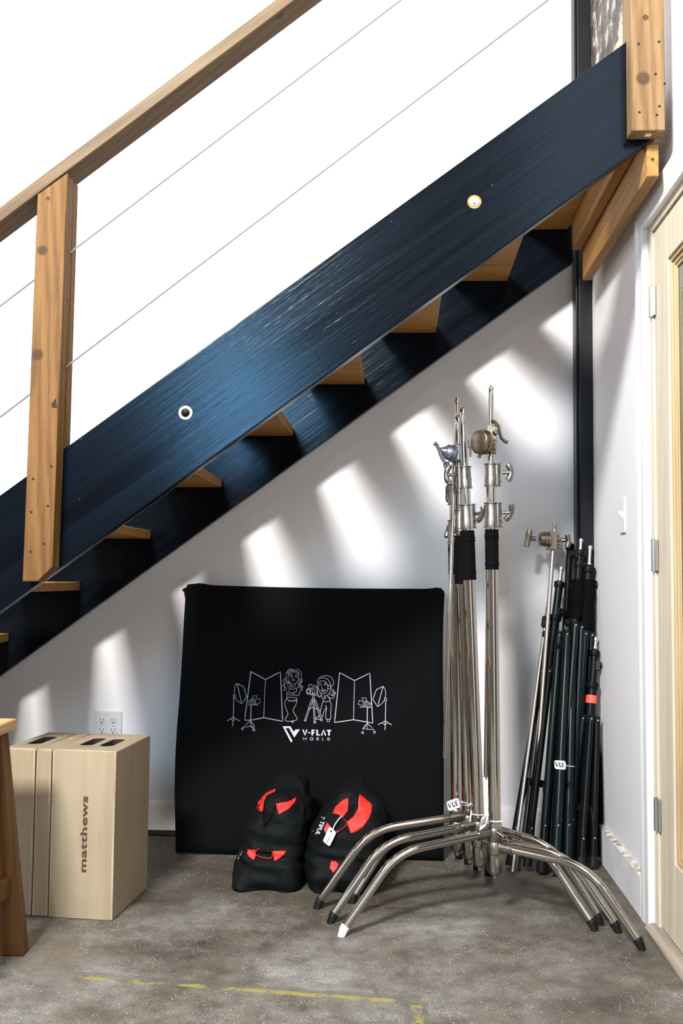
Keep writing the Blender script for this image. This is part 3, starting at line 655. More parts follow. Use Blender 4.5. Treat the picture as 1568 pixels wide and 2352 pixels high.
D([(355, 935), (365, 975), (395, 980), (410, 940)], 1.1, True, S=Rb); D([(232, 870), (220, 900), (180, 925), (200, 942), (250, 940)], 1.2, True, S=Rb)
D([(85, 430), (195, 425), (195, 520), (95, 535)], 1.3, S=Rb); D([(210, 410), (205, 535)], 1.2, S=Rb); circ(60, 485, 35, 1.8, Rb, 48); circ(60, 485, 20, 1.0, Rb, 32); D([(80, 435), (115, 445), (120, 520), (90, 535)], 1.0, True, S=Rb); D([(130, 445), (160, 460), (150, 510), (125, 515)], 1.1, True, S=Rb)
D([(60, 420), (70, 380), (105, 372), (125, 395), (165, 390), (200, 412)], 1.4, True, S=Rb); D([(90, 542), (190, 545), (245, 580)], 1.2, S=Rb)
D([(125, 550), (125, 600), (155, 600), (155, 550)], 1.3, S=Rb); D([(105, 620), (140, 610), (178, 622), (165, 632), (115, 632), (105, 620)], 1.3, S=Rb)
D([(100, 635), (0, 940)], 1.1, S=Rb); D([(125, 640), (18, 950)], 1.1, S=Rb); D([(130, 640), (150, 975)], 1.1, S=Rb); D([(150, 640), (172, 975)], 1.1, S=Rb); D([(155, 640), (255, 930)], 1.1, S=Rb); D([(178, 630), (280, 925)], 1.1, S=Rb)
D([(50, 790), (130, 740), (225, 790)], 1.1, S=Rb); circ(5, 960, 17, 1.2, Rb, 12); circ(162, 992, 20, 1.2, Rb, 12); circ(270, 952, 20, 1.2, Rb, 13)
dr.build('printed_drawing', 'ink', pc, label='thin white line drawing of two figures between folding panels and studio lights')
lg = MB()
def poly(pts, S=La):
    q = [pm(*p) for p in S(pts)]
    if None not in q: lg.quad(q)
poly([(1058, 1055), (1190, 1055), (1205, 1085), (1110, 1088)]); poly([(1110, 1088), (1075, 1085), (1198, 1322), (1222, 1295)]); poly([(1058, 1055), (1110, 1088), (1075, 1085)])
poly([(1190, 1055), (1165, 1085), (1252, 1242), (1268, 1215), (1243, 1148), (1205, 1085)]); poly([(1243, 1148), (1252, 1242), (1342, 1107), (1275, 1107)])
lg.build('printed_logo', 'ink', pc)
lt = MB()
def W(P, w, S=Rb): ribbon(lt, S(P), w, pm)
W([(-30, 1112), (0, 1200), (30, 1112)], 3.4); W([(52, 1162), (88, 1162)], 2.4)
W([(120, 1112), (120, 1206)], 3.6); W([(120, 1122), (165, 1122)], 2.6); W([(120, 1160), (158, 1160)], 2.6)
W([(200, 1112), (200, 1206)], 3.6); W([(195, 1198), (245, 1198)], 2.8)
W([(272, 1207), (305, 1118), (338, 1207)], 3.4)
W([(358, 1125), (430, 1125)], 3.0); W([(394, 1125), (394, 1208)], 3.8)
W([(-33, 1238), (-18, 1282), (0, 1246), (18, 1282), (33, 1238)], 1.05)
for k in range(1): ribbon(lt, Rb([(110+24*math.cos(2*PI*k/14), 1262+23*math.sin(2*PI*k/14)) for k in range(15)]), 1.05, pm)
W([(195, 1284), (195, 1242), (215, 1242), (222, 1253), (212, 1263), (195, 1263)], 1.05); W([(208, 1263), (225, 1285)], 1.05)
W([(285, 1242), (285, 1283), (308, 1283)], 1.05)
W([(372, 1245), (372, 1287), (390, 1287), (408, 1272), (406, 1255), (390, 1245), (372, 1245)], 1.05)
lt.build('printed_lettering', 'ink', pc)

# ------------------------------------------------------------------ sandbags
def sandbag(label, prof, yc, depth, name='sandbag', seed=0):
    # prof: rows of (v, uL, uR, yfront, yback) from the floor to the top, read at the bag's own distance
    rows = []
    for (v_, uL, uR, yf, yb) in prof:
        A = atY(uL, v_, yc); B = atY(uR, v_, yc); rows.append((A.x, B.x, max(.003, (A.z+B.z)/2), yf, yb))
    rows[0] = rows[0][:2]+(.003,)+rows[0][3:]
    root = thing(name, label, 'sandbag', ((rows[0][0]+rows[0][1])/2, yc, 0), 'sandbags standing in front of the black case')
    R2 = []; S_ = 5
    for i in range(len(rows)-1):
        for k in range(S_): R2.append(tuple(a+(c-a)*k/S_ for a, c in zip(rows[i], rows[i+1])))
    R2.append(rows[-1]); b = MB(); rings = []; K = 56
    for i, (xl, xr, z, yf, yb) in enumerate(R2):
        cx, cy, rx, ry = (xl+xr)/2, (yf+yb)/2, (xr-xl)/2, (yb-yf)/2; ring = []
        for k in range(K):
            a = 2*PI*k/K; cs, sn = math.cos(a), math.sin(a); e = .62
            x = cx+rx*math.copysign(abs(cs)**e, cs); y = cy+ry*math.copysign(abs(sn)**e, sn)
            nz = noise.noise(V((x*12, y*12, z*9+seed)))*.016-abs(noise.noise(V((x*22, y*22, z*18+seed))))*.014+.004
            nz += .006*noise.noise(V((x*9+z*26, z*14, seed+3)))
            zz = z
            if i == 0: zz = .003+.012*max(0, math.cos(a*2))*0
            fr_ = (cs+1)/2; sag = (.034*math.exp(-((fr_-.46)/.16)**2)-.012*math.exp(-((fr_-.12)/.1)**2))*math.exp(-zz/.035)*(sn < .2)
            fold = .006*math.sin(zz*150+cs*3+seed)*math.exp(-((zz-.10)/.03)**2)
            ring.append(b.bm.verts.new((x+(nz+fold)*cs, y+sag+(nz+fold)*sn, max(.003, zz+nz*.5*(i > 0)))))
        rings.append(ring)
    for i in range(len(rings)-1):
        for k in range(K): b.bm.faces.new((rings[i][k], rings[i][(k+1) % K], rings[i+1][(k+1) % K], rings[i+1][k])).smooth = True
    b.bm.faces.new(rings[0][::-1]); b.bm.faces.new(rings[-1])
    tree = BVHTree.FromBMesh(b.bm); b.build('bag_body', 'nylon', root, sharp=False); return root, tree
def patch(poly, fn, name, mat, parent, label=None):
    n = len(poly); cx = sum(p[0] for p in poly)/n; cy = sum(p[1] for p in poly)/n; b = MB(); K = 5; dense = []
    for i in range(n):
        p, q = poly[i], poly[(i+1) % n]
        for k in range(3): dense.append((p[0]+(q[0]-p[0])*k/3, p[1]+(q[1]-p[1])*k/3))
    rings = []
    for j in range(1, K+1):
        rings.append([fn(cx+(p[0]-cx)*j/K, cy+(p[1]-cy)*j/K) for p in dense])
    c = fn(cx, cy); m_ = len(dense)
    def ok(*a): return None not in a
    vv = [[b.bm.verts.new(p) if p else None for p in r] for r in rings]; vc = b.bm.verts.new(c) if c else None
    for k in range(m_):
        k2 = (k+1) % m_
        if vc and vv[0][k] and vv[0][k2]: b.bm.faces.new((vc, vv[0][k], vv[0][k2])).smooth = True
        for j in range(K-1):
            q = (vv[j][k], vv[j+1][k], vv[j+1][k2], vv[j][k2])
            if None not in q: b.bm.faces.new(q).smooth = True
    o = b.build(name, mat, parent, sharp=False)
    sd = o.modifiers.new('thick', 'SOLIDIFY'); sd.thickness = .0012; sd.offset = -1
    if label: o['label'] = label
    return o
s1, t1 = sandbag('black and red sandbag under the line drawing, left of the pair', [
    (2052, 548, 690, 3.262, 3.47), (2040, 538, 696, 3.262, 3.50), (2010, 534, 700, 3.262, 3.53), (1975, 541, 698, 3.275, 3.55), (1952, 558, 694, 3.30, 3.56), (1938, 564, 698, 3.312, 3.57),
    (1910, 566, 708, 3.315, 3.59), (1880, 572, 714, 3.33, 3.60), (1855, 582, 710, 3.355, 3.61), (1835, 597, 700, 3.39, 3.61), (1820, 606, 694, 3.43, 3.60), (1806, 620, 686, 3.47, 3.58), (1798, 636, 676, 3.50, 3.56)], 3.36, .2, seed=2)
f1 = onbody(t1, .0025)
for P in ([(584, 1852), (600, 1832), (612, 1820), (633, 1810), (631, 1818), (612, 1830), (609, 1840), (605, 1866), (594, 1862)], [(632, 1842), (648, 1834), (662, 1839), (672, 1838), (681, 1831), (678, 1842), (663, 1858), (640, 1871)],
          [(569, 1951), (586, 1952), (588, 1962), (583, 1976), (572, 1968), (567, 1960)], [(627, 1955), (657, 1954), (653, 1963), (631, 1979), (625, 1962)]):
    patch(P, f1, 'corner_patch', 'red', s1, 'red corner patch')
f1b = onbody(t1, .006)
patch([(606, 1842), (612, 1828), (632, 1818), (660, 1818), (668, 1834), (662, 1840), (648, 1835), (632, 1842), (627, 1870), (606, 1900), (603, 1868)], f1b, 'handle_strap', 'web', s1)
patch([(588, 1951), (597, 1944), (622, 1943), (626, 1952), (620, 1958), (598, 1956)], f1b, 'handle_strap', 'web', s1)
def wirepx(pts, fn, r, name, mat, parent):
    q = [fn(*p) for p in cr(pts, 4)]; q = [p for p in q if p]
    b = MB(); b.path(q, r, 8); return b.build(name, mat, parent)
f1c = onbody(t1, .011)
wirepx([(595, 1949), (589, 1953), (586, 1960), (592, 1966), (605, 1970), (618, 1972), (624, 1968), (626, 1961), (624, 1954)], f1c, .0013, 'carabiner', 'redmetal', s1)
pq = lambda y: (lambda u, v_: atY(u, v_, y))
wirepx([(645, 1807), (647, 1800), (656, 1797), (662, 1801), (666, 1808)], pq(3.49), .0014, 'carabiner', 'steel', s1)
wirepx([(678, 1822), (686, 1825), (694, 1829)], pq(3.44), .0007, 'loose_thread', 'white', s1)
for P in ([(571, 1868), (574, 1862)], [(566, 1884), (568, 1875), (571, 1871)], [(546, 1974), (551, 1964), (556, 1956)]):
    b = MB(); ribbon(b, P, 1.6, f1); b.build('side_print', 'ink', s1)
s2, t2 = sandbag('black and red sandbag with a white tag, behind the chrome stand legs', [
    (2054, 722, 846, 3.262, 3.47), (2038, 706, 862, 3.262, 3.51), (2005, 699, 880, 3.265, 3.54), (1970, 698, 884, 3.285, 3.56), (1948, 702, 880, 3.30, 3.57),
    (1915, 712, 882, 3.31, 3.59), (1890, 724, 882, 3.325, 3.60), (1868, 742, 876, 3.345, 3.61), (1845, 762, 862, 3.375, 3.61), (1828, 782, 846, 3.41, 3.60), (1815, 800, 832, 3.46, 3.57)], 3.36, .2, seed=9)
f2 = onbody(t2, .0025)
for P in ([(764, 1868), (770, 1853), (787, 1838), (801, 1832), (799, 1862), (786, 1879), (779, 1872)], [(825, 1824), (832, 1829), (854, 1848), (853, 1865), (848, 1878), (834, 1900), (815, 1912), (805, 1914), (796, 1889), (808, 1876), (820, 1856)],
          [(751, 1889), (760, 1899), (757, 1905), (748, 1915), (743, 1905)], [(760, 1978), (770, 1978), (778, 1985), (772, 1997), (765, 2006), (757, 1993)], [(838, 1998), (846, 1992), (842, 2002), (836, 2004)]):
    patch(P, f2, 'corner_patch', 'red', s2, 'red corner patch')
f2b = onbody(t2, .005)
patch([(800, 1832), (822, 1822), (822, 1856), (812, 1874), (798, 1885), (786, 1879), (799, 1862)], f2b, 'handle_strap', 'web', s2)
patch([(750, 1880), (764, 1870), (782, 1876), (780, 1890), (768, 1902), (760, 1896)], f2b, 'handle_strap', 'web', s2)
f2c = onbody(t2, .010)
wirepx([(788, 1881), (794, 1885), (797, 1892), (790, 1900), (778, 1908), (770, 1913)], f2c, .0013, 'carabiner', 'redmetal', s2)
tgp = patch([(756, 1900), (760, 1901), (771, 1911), (771, 1915), (758, 1943), (755, 1944), (743, 1934), (742, 1930)], onbody(t2, .013), 'tag', 'white', s2, 'white plastic tag')
wirepx([(764, 1906), (768, 1896), (775, 1885), (783, 1876)], onbody(t2, .014), .0018, 'zip_tie', 'white', tgp)
b = MB(); ribbon(b, [(750, 1936), (761, 1914)], 1.0, onbody(t2, .0155)); b.ball(onbody(t2, .016)(760, 1909), .0035); b.build('tag_slot', 'blackink', tgp)
def warptext(body, fn, o, ux, uy, name, mat, parent, **k):
    vs, fs = textmesh(body, **k); b = MB(); bv = []
    for a, c in vs:
        p = fn(o[0]+ux[0]*a+uy[0]*c, o[1]+ux[1]*a+uy[1]*c); bv.append(b.bm.verts.new(p) if p else None)
    for f in fs:
        q = [bv[i] for i in f]
        if None not in q:
            try: b.bm.faces.new(q)
            except ValueError: pass
    return b.build(name, mat, parent, sharp=False)
warptext('TIFUL', f2, (737, 1884), (-13.5, 32), (8.5, 4), 'side_print', 'ink', s2, offset=.03)
for P_, w_ in (([(738, 1877), (746, 1878), (742, 1882)], 2.2), ([(713, 1916), (719, 1908)], 1.6), ([(728, 1913), (730.5, 1913)], 2.5)):
    b = MB(); ribbon(b, P_, w_, f2); b.build('side_print', 'ink', s2)

# ------------------------------------------------------------------ C-stands
def tknob(mb, p, d, up, s=1.0):
    """shaft and curved T handle: p root, d outwards, up bar direction"""
    p, d, up = V(p), V(d).normalized(), V(up).normalized()
    mb.lathe(p, d, [(0, .0055*s), (.006*s, .0055*s), (.006*s, .0035*s), (.012*s, .0035*s), (.012*s, .006*s), (.022*s, .0075*s), (.028*s, .006*s)], 14)
    c = p+d*.022*s; side = d.cross(up).normalized()
    pts = [c+up*(t*.0255*s)+d*(-.010*s*t*t+.004*s) for t in [-1, -.75, -.5, -.25, 0, .25, .5, .75, 1]]
    mb.path(pts, [.0085*s, .0100*s, .0095*s, .0085*s, .0080*s, .0085*s, .0095*s, .0100*s, .0085*s], 12, flat=.95)
def clampcast(mb, p0, ax, d, H, r):
    ax = V(ax).normalized(); d = V(d); d = (d-ax*d.dot(ax)).normalized()
    mb.lathe(p0, ax, [(0, r*1.2), (.003, r*1.2), (.0045, r*1.06), (H*.48, r*1.06), (H*.5, r), (H-.0045, r*.97), (H-.003, r*1.15), (H, r*1.15)], 26)
    mb.lathe(V(p0)+d*r*.95, ax, [(0, r*.72), (.003, r*.72), (.0045, r*.6), (H-.0045, r*.6), (H-.003, r*.7), (H, r*.7)], 16)
    mb.ball(V(p0)+d*(r*1.6)+ax*H*.22, .0035, 8)
def cstand(cx, cy, topx, topy, legs, label, clampdirs, wrapz=(1.03, 1.152), pin=1.50, zoff=0, hubdir=(0, -1), wrapr=.0205):
    root = thing('light_stand', label, 'stand', (cx, cy, 0), 'chrome stands nested together on bent legs')
    def P(z): t = (z-.12)/(1.4-.12); return V((cx+(topx-cx)*t, cy+(topy-cy)*t, z))
    ax = (P(1.4)-P(.12)).normalized()
    b = MB(); b.path([P(.20), P(1.16+zoff)], .0183, 26); b.build('lower_tube', 'chrome', root)
    b = MB(); b.path([P(1.16+zoff), P(1.30+zoff)], .0148, 24); b.build('middle_tube', 'chrome', root)
    b = MB(); b.path([P(1.30+zoff), P(pin-.10)], .0122, 22); b.lathe(P(pin-.10), ax, [(0, .0130), (.004, .0130), (.004, .0122), (.006, .009), (.03, .009), (.03, .0078), (.05, .0078), (.052, .006), (.07, .006), (.07, .0085), (.096, .0085), (.10, .006)], 18); b.build('upper_tube', 'chrome', root)
    for z, d, up in ((1.158+zoff, clampdirs[0], (.3, -.3, .9)), (1.284+zoff, clampdirs[1], (0, 0, 1))):
        b = MB(); H = .076 if z < 1.2 else .070; clampcast(b, P(z), ax, d, H, .0200 if z < 1.2 else .0185); c_ = b.build('riser_clamp', 'nickel', root)
        b = MB(); tknob(b, P(z+H*.6)+V(d)*.034, d, up); b.build('knob', 'nickel', c_)
    b = MB(); z0, z1 = wrapz; pts = []; rs = []; n = 34
    for i in range(n+1):
        z = z0+(z1-z0)*i/n; f = i/n; r = wrapr+.0006*math.sin(i*2.1)
        if abs(f-.14) < .02 or abs(f-.79) < .018 or abs(f-.86) < .018: r += .0022
        pts.append(P(z)); rs.append(r)
    b.path(pts, rs, 24); b.build('tape_grip', 'wrap', root)
    # hub castings
    b = MB(); b.lathe(P(.262), ax, [(0, .0215), (.004, .0215), (.004, .0195), (.008, .0195), (.008, .0215), (.014, .0215)], 26); b.build('ring', 'chrome', root)
    b = MB(); b.lathe(P(.185), ax, [(0, .0215), (.002, .0235), (.034, .0235), (.036, .022), (.038, .0235), (.073, .0235), (.077, .021)], 26)
    h = b.build('hub', 'nickel', root)
    b = MB(); q = P(.125); b.lathe(q, ax, [(0, .009), (0, .016), (.008, .021), (.05, .0215), (.06, .0205)], 8)
    b.lathe(q-ax*.014, ax, [(0, .007), (.002, .009), (.014, .009)], 12); b.build('hub_foot', 'nickel', root)
    fd = V((cx, cy, 0))-V((0, 0, 0)); fd = V((-.09, -1, 0)).normalized(); sd = fd.cross(V((0, 0, 1)))
    b = MB(); c = P(.158)+fd*.021; w = .0115
    for sgn in (-1, 1):
        b.hexa([c+sd*sgn*.001+V((0, 0, -.028)), c+sd*sgn*w+V((0, 0, -.018)), c+sd*sgn*w*.9+V((0, 0, .012)), c+sd*sgn*.001+V((0, 0, .026))],
               [c+fd*.005+sd*sgn*.001+V((0, 0, -.022)), c+fd*.003+sd*sgn*w*.8+V((0, 0, -.012)), c+fd*.003+sd*sgn*w*.7+V((0, 0, .008)), c+fd*.005+sd*sgn*.001+V((0, 0, .020))])
    b.build('leg_catch', 'steel', h)
    for (fx, fy, za, white) in legs:
        foot = V((fx, fy, 0)); h0 = V((P(za).x, P(za).y, za)); d = V((fx-h0.x, fy-h0.y, 0)); r = d.length; d.normalize()
        a0 = h0+d*.021; bp = h0+d*(r*.66)+V((0, 0, -.012-.02*(za > .23)))
        ftop = foot+V((0, 0, .012))
        u1 = (bp-a0).normalized(); u2 = (ftop-bp).normalized(); q1 = bp-u1*min(.085, r*.25); q2 = bp+u2*.075
        pts = [a0+u1*.03]+bez(q1, bp, q2, 10)+[ftop-u2*.012]
        b = MB(); b.path(pts, .0127, 22); L_ = b.build('leg', 'chrome', root)
        b = MB(); e = ftop-u2*.014; b.path([e-u2*.004, e+u2*.006], .0134, 16)
        n0 = 16; ra = u2.cross(V((0, 0, 1))).normalized(); rb_ = u2.cross(ra)
        ring = [e+u2*.006+(ra*math.cos(2*PI*k/n0)+rb_*math.sin(2*PI*k/n0))*.0134 for k in range(n0)]
        bot = [V((p.x+u2.x*(.012), p.y+u2.y*(.012), .0006)) for p in ring]; b.hexa(ring, bot)
        b.build('rubber_foot', 'white' if white else 'rubber', L_, label='white taped foot' if white else None)
        b = MB(); b.path([h0+d*.012, a0+u1*.036], [.0165, .0158], 18); b.path([a0+u1*.034, a0+u1*.037], .0170, 18)
        sdv = V((0, -1, 0))-d*V((0, -1, 0)).dot(d); sdv.normalize(); c = a0+u1*.022+sdv*.0155
        b.lathe(c, sdv, [(0, .0045), (.0025, .0045), (.0025, .002), (.001, .002)], 12); b.build('leg_socket', 'nickel', h)
    return root, P, h
R = (1, -.1, 0); Lf = (-1, -.15, 0)
c1, P1, h1 = cstand(.295, 3.10, .282, 3.10, [(-.149, 2.902, .247, True), (.667, 2.867, .207, False), (.312, 3.52, .227, False)],
    'chrome stand with black tape grip, frontmost, its white-taped foot nearest the camera', [R, R], pin=1.47)
c2, P2, h2 = cstand(.257, 3.18, .206, 3.18, [(-.187, 3.007, .25, False), (.632, 2.998, .208, False), (.279, 3.59, .229, False)],
    'chrome stand second in the nest, black tape grip left of the front stand', [(.8, -.6, 0), Lf], pin=1.54, wrapz=(.998, 1.152), wrapr=.0225)
c3, P3, h3 = cstand(.231, 3.26, .195, 3.27, [(-.237, 3.132, .258, False), (.594, 3.060, .238, False), (.252, 3.655, .215, False)],
    'chrome stand third in the nest, mostly hidden behind the second', [(0, 1, 0), (0, 1, 0)], pin=1.53, zoff=-.01, wrapz=(.985, 1.14))
c4, P4, h4 = cstand(.197, 3.345, .182, 3.34, [(-.135, 3.195, .195, False), (.568, 3.010, .21, False), (.225, 3.72, .24, False)],
    'rearmost chrome stand of the nest, closest to the black case', [(-.3, 1, 0), (-.3, 1, 0)], pin=1.42, zoff=-.04, wrapz=(1.015, 1.115))
# brown band and latch at the front hub
b = MB(); q = P1(.235)+V((.022, -.014, 0)); b.path([q+V((-.004, 0, .012)), q+V((.012, -.004, .004)), q+V((.016, -.006, -.014)), q+V((.026, -.006, -.03)), q+V((.05, -.008, -.036))], .004, 8, flat=.4); b.build('strap', 'copper', c1)
b = MB(); b.path([P1(.252)+V((.006, -.024, 0)), P1(.243)+V((.024, -.040, 0))], [.0065, .0045], 12); b.build('latch_pin', 'nickel', c1)

def vue(root, c, ux, uy, tie):
    c, ux, uy = V(c), V(ux), V(uy); n = ux.cross(uy).normalized()
    if n.y > 0: n = -n
    b = MB(); k = .12
    ring = [c+ux*(-.5+k)-uy*.5, c+ux*(.5-k)-uy*.5, c+ux*.5+uy*(-.5+k*1.4), c+ux*.5+uy*(.5-k*1.4), c+ux*(.5-k)+uy*.5, c+ux*(-.5+k)+uy*.5, c-ux*.5+uy*(.5-k*1.4), c-ux*.5+uy*(-.5+k*1.4)]
    b.prism(ring, -n*.0012); t_ = b.build('name_tag', 'white', root)
    b = MB()
    def s(P, w):
        for a, d in zip(P, P[1:]):
            A = c+ux*(a[0]-.5)+uy*(a[1]-.5)+n*.0004; B = c+ux*(d[0]-.5)+uy*(d[1]-.5)+n*.0004; t = (B-A).normalized(); q = n.cross(t)*w*uy.length/2; b.quad([A+q, A-q, B-q, B+q])
    s([(.10, .75), (.22, .28)], .13); s([(.22, .28), (.33, .75)], .05); s([(.06, .76), (.15, .76)], .05); s([(.28, .76), (.37, .76)], .05)
    s([(.44, .75), (.44, .38), (.48, .28), (.56, .28), (.60, .38)], .12); s([(.60, .38), (.60, .75)], .05); s([(.39, .76), (.49, .76)], .05); s([(.56, .76), (.64, .76)], .05)
    s([(.72, .75), (.72, .27)], .13); s([(.68, .76), (.92, .76), (.92, .66)], .05); s([(.72, .52), (.84, .52)], .05); s([(.68, .27), (.92, .27), (.92, .38)], .05)
    b.build('tag_lettering', 'blackink', t_)
    b = MB(); b.path(tie, .0028, 8, flat=.45); b.build('zip_tie', 'white', root)
def ring_tie(Pf, z, r): return [Pf(z)+V((math.cos(a)*r, math.sin(a)*r, 0)) for a in [2*PI*k/22 for k in range(23)]]
A = atY(1041, 1848, 3.20); ux = atY(1055, 1843, 3.20)-atY(1027, 1853, 3.20); uy = atY(1037, 1838, 3.20)-atY(1043, 1860, 3.20)
vue(c3, A, ux, uy, [A+ux*.45+V((0, -.002, .003)), atY(1062, 1849, 3.215), atY(1075, 1851, 3.235)]+[P3(.30)+V((math.cos(a)*.021, math.sin(a)*.021, 0)) for a in [-1.2, -.4, .4, 1.2, 2, 2.8, 3.6, 4.3]])
A = atY(1110, 1888, 3.065); ux = (atY(1119, 1880, 3.055)-atY(1103, 1893, 3.085)); uy = (atY(1113, 1873, 3.07)-atY(1109, 1902, 3.06))
vue(c1, A, ux, uy, [A+ux*.4]+[P1(.283)+V((math.cos(a)*.0215, math.sin(a)*.0215, 0)) for a in [-2.6+k*.33 for k in range(17)]])
b = MB(); b.path(ring_tie(P2, .283, .0215), .0028, 8, flat=.45); b.path([P2(.283)+V((-.021, -.006, .01)), P2(.262)+V((-.026, -.018, 0)), P2(.235)+V((-.03, -.022, 0))], .0022, 8); b.build('zip_tie', 'white', c2)

# ------------------------------------------------------------------ grip arms with heads
def lever(mb, pts, s=1.0):
    n = len(pts); mb.path(pts, [(.0085+.003*abs(i/(n-1)-.5)*2)*s for i in range(n)], 12, flat=.5)
g1 = thing('grip_arm', 'long chrome rod hanging from a nickel clamp head atop the front stand', 'grip arm', (.283, 3.13, 1.4), 'chrome rods with clamp heads')
rt, rb0 = V((.2845, 3.118, 1.585)), V((.272, 3.138, .41)); rd = (rt-rb0).normalized()
def rodpin(mb, top, rd, r):
    mb.lathe(top-rd*.012, rd, [(0, r), (.004, r*.85), (.016, r*.85), (.016, r*1.1), (.019, r*1.1), (.019, r*.4), (.027, r*.35)], 14)
b = MB(); b.path([rb0, rt-rd*.012], .0079, 18); rodpin(b, rt, rd, .0079); rodpin(b, rb0, -rd, .0079); b.build('rod', 'chrome', g1)
hc = P1(1.43)+V((0, -.022, 0))
b = MB(); adir = V((-.80, -.60, .0)).normalized(); oc = atY(1104, 1015, 3.06)
b.lathe(oc+adir*.012, -adir, [(0, .033), (.003, .037), (.012, .037), (.0125, .035), (.0145, .035), (.015, .038), (.026, .038), (.03, .034)], 36)
b.build('clamp_disc', 'nickel2', g1)
b = MB(); b.obox(P1(1.432)+V((.002, -.010, 0)), (1, -.1, 0), (.1, 1, 0), (0, 0, 1), .0135, .018, .036); b.lathe(P1(1.383), (0, 0, 1), [(0, .017), (.004, .017), (.004, .0155), (.014, .0155)], 20)
b.lathe(P1(1.417)+V((.006, -.026, 0)), (.2, -1, 0), [(0, .009), (.006, .009), (.006, .0045), (.003, .0045)], 18)
hb = b.build('clamp_head', 'nickel2', g1, bevel=.003)
b = MB(); q = P1(1.445)+V((.010, -.036, 0)); b.lathe(q+V((0, .012, 0)), (.15, -1, 0), [(0, .008), (.012, .009), (.018, .006)], 14)
lever(b, [q+V((-.012, -.002, .034)), q+V((0, -.004, .030)), q+V((.010, -.005, .018)), q+V((.013, -.006, 0)), q+V((.018, -.006, -.018)), q+V((.030, -.006, -.030)), q+V((.036, -.005, -.030))]); b.build('lever', 'nickel2', g1)
b = MB(); q = atY(1102, 1045, 3.07); lever(b, [q+V((.012, .0, .02)), q+V((.004, 0, .006)), q+V((-.004, 0, -.008))]); b.build('lever', 'nickel2', g1)
g2 = thing('grip_arm', 'long thin chrome rod with a grey silver clamp head, left of the nested stands', 'grip arm', (.17, 3.2, 1.4), 'chrome rods with clamp heads')
rt, rb0 = atY(1049.5, 920, 3.285), atY(1021, 1735, 3.20); rd = (rt-rb0).normalized()
b = MB(); b.path([rb0, rt-rd*.012], .0072, 18); rodpin(b, rt, rd, .0072); rodpin(b, rb0, -rd, .0072); b.build('rod', 'chrome', g2)
b = MB(); oc = atY(1041, 1042, 3.235); ad = V((-.92, -.30, .22)).normalized()
b.lathe(oc-ad*.004, ad, [(0, .024), (.004, .029), (.010, .029), (.011, .022), (.013, .022), (.016, .025), (.027, .024), (.033, .018), (.040, .012), (.05, .009)], 32); b.build('clamp_disc', 'silver', g2)
b = MB(); b.obox(atY(1051, 1040, 3.235), (1, 0, 0), (0, 1, 0), (0, 0, 1), .008, .016, .026); b.build('clamp_head', 'silver', g2, bevel=.004)
b = MB(); pts = [atY(u, v_, 3.19) for u, v_ in ((997, 1018), (1003, 1022), (1008, 1034), (1011, 1044), (1016, 1054), (1022, 1064))]; b.path(pts, [.012, .010, .0085, .009, .010, .008], 14, flat=.6); b.build('lever', 'silver', g2)
b = MB(); q = atY(1042, 1070, 3.20); tknob(b, q+V((-.002, 0, 0)), (-1, -.2, -.03), (.1, -.9, -.4), .95); b.build('knob', 'silver', g2)
b = MB(); b.path([atY(1080, v_, 3.30) for v_ in (1023, 1032, 1042, 1050)], [.004, .0065, .0065, .004], 10, flat=.6); b.path([atY(1075, 1010, 3.30), atY(1075, 1030, 3.30)], .003, 8); b.build('lever', 'silver', g2)

# leaning grip arm with gold-ish head
g3 = thing('grip_arm', 'dull steel rod with a brass-toned clamp head at its top, leaning by the corner', 'grip arm', (.46, 3.62, 0), 'chrome rods with clamp heads')
ra_, rb_2 = atY(1216, 1996, 3.60), atY(1273, 1215, 3.885); rb_2z = (rb_2-ra_).normalized(); ra_ = ra_-rb_2z*((ra_.z-.012)/rb_2z.z)
b = MB(); b.path([ra_, rb_2], .0078, 18); rodpin(b, rb_2+rb_2z*.012, rb_2z, .0072); rodpin(b, ra_+rb_2z*.01, -rb_2z, .0072); b.build('rod', 'dullrod', g3)
b = MB(); hc = atY(1268, 1241, 3.87)
b.obox(hc, (1, 0, 0), (0, 1, 0), (.06, .1, 1), .015, .017, .033); b.obox(hc+V((-.003, 0, -.034)), (1, 0, 0), (0, 1, 0), (0, 0, 1), .019, .018, .003)
for dz in (.016, -.001, -.014, -.024): b.lathe(hc+V((.012, -.006, dz)), (1, -.1, 0), [(0, .0065), (.012, .006), (.013, .005)], 12)
b.build('clamp_head', 'nickel2', g3, bevel=.004)
b = MB(); b.lathe(atY(1262, 1239, 3.85), (-1, -.08, .0), [(0, .028), (.004, .0285), (.010, .0285), (.0105, .026), (.0115, .026), (.012, .0285), (.022, .0285), (.0225, .025), (.024, .025), (.0245, .0275), (.036, .026), (.040, .018)], 34); b.build('clamp_disc', 'nickel2', g3)
b = MB(); b.lathe(atY(1230, 1237, 3.845), (-1, -.08, 0), [(0, .009), (.012, .010), (.022, .009), (.03, .003)], 14)
b.path([atY(u, v_, 3.82) for u, v_ in ((1216, 1216), (1215, 1222), (1213, 1230), (1212, 1240), (1210, 1248), (1209, 1256))], [.010, .012, .012, .010, .011, .011], 14, flat=1); b.build('knob', 'nickel2', g3)
b = MB(); b.lathe(atY(1284, 1241, 3.86), (1, -.05, 0), [(0, .004), (.008, .004), (.008, .007), (.02, .009), (.026, .005)], 14)
b.path([atY(u, v_, 3.84) for u, v_ in ((1302, 1228), (1304, 1236), (1306, 1243), (1304, 1250), (1301, 1257))], [.009, .010, .008, .010, .009], 14, flat=1); b.build('knob', 'nickel2', g3)
g4 = thing('grip_arm', 'dull steel rod with a black knob, left of the brass-toned clamp rod', 'grip arm', (.40, 3.6, 0), 'chrome rods with clamp heads')
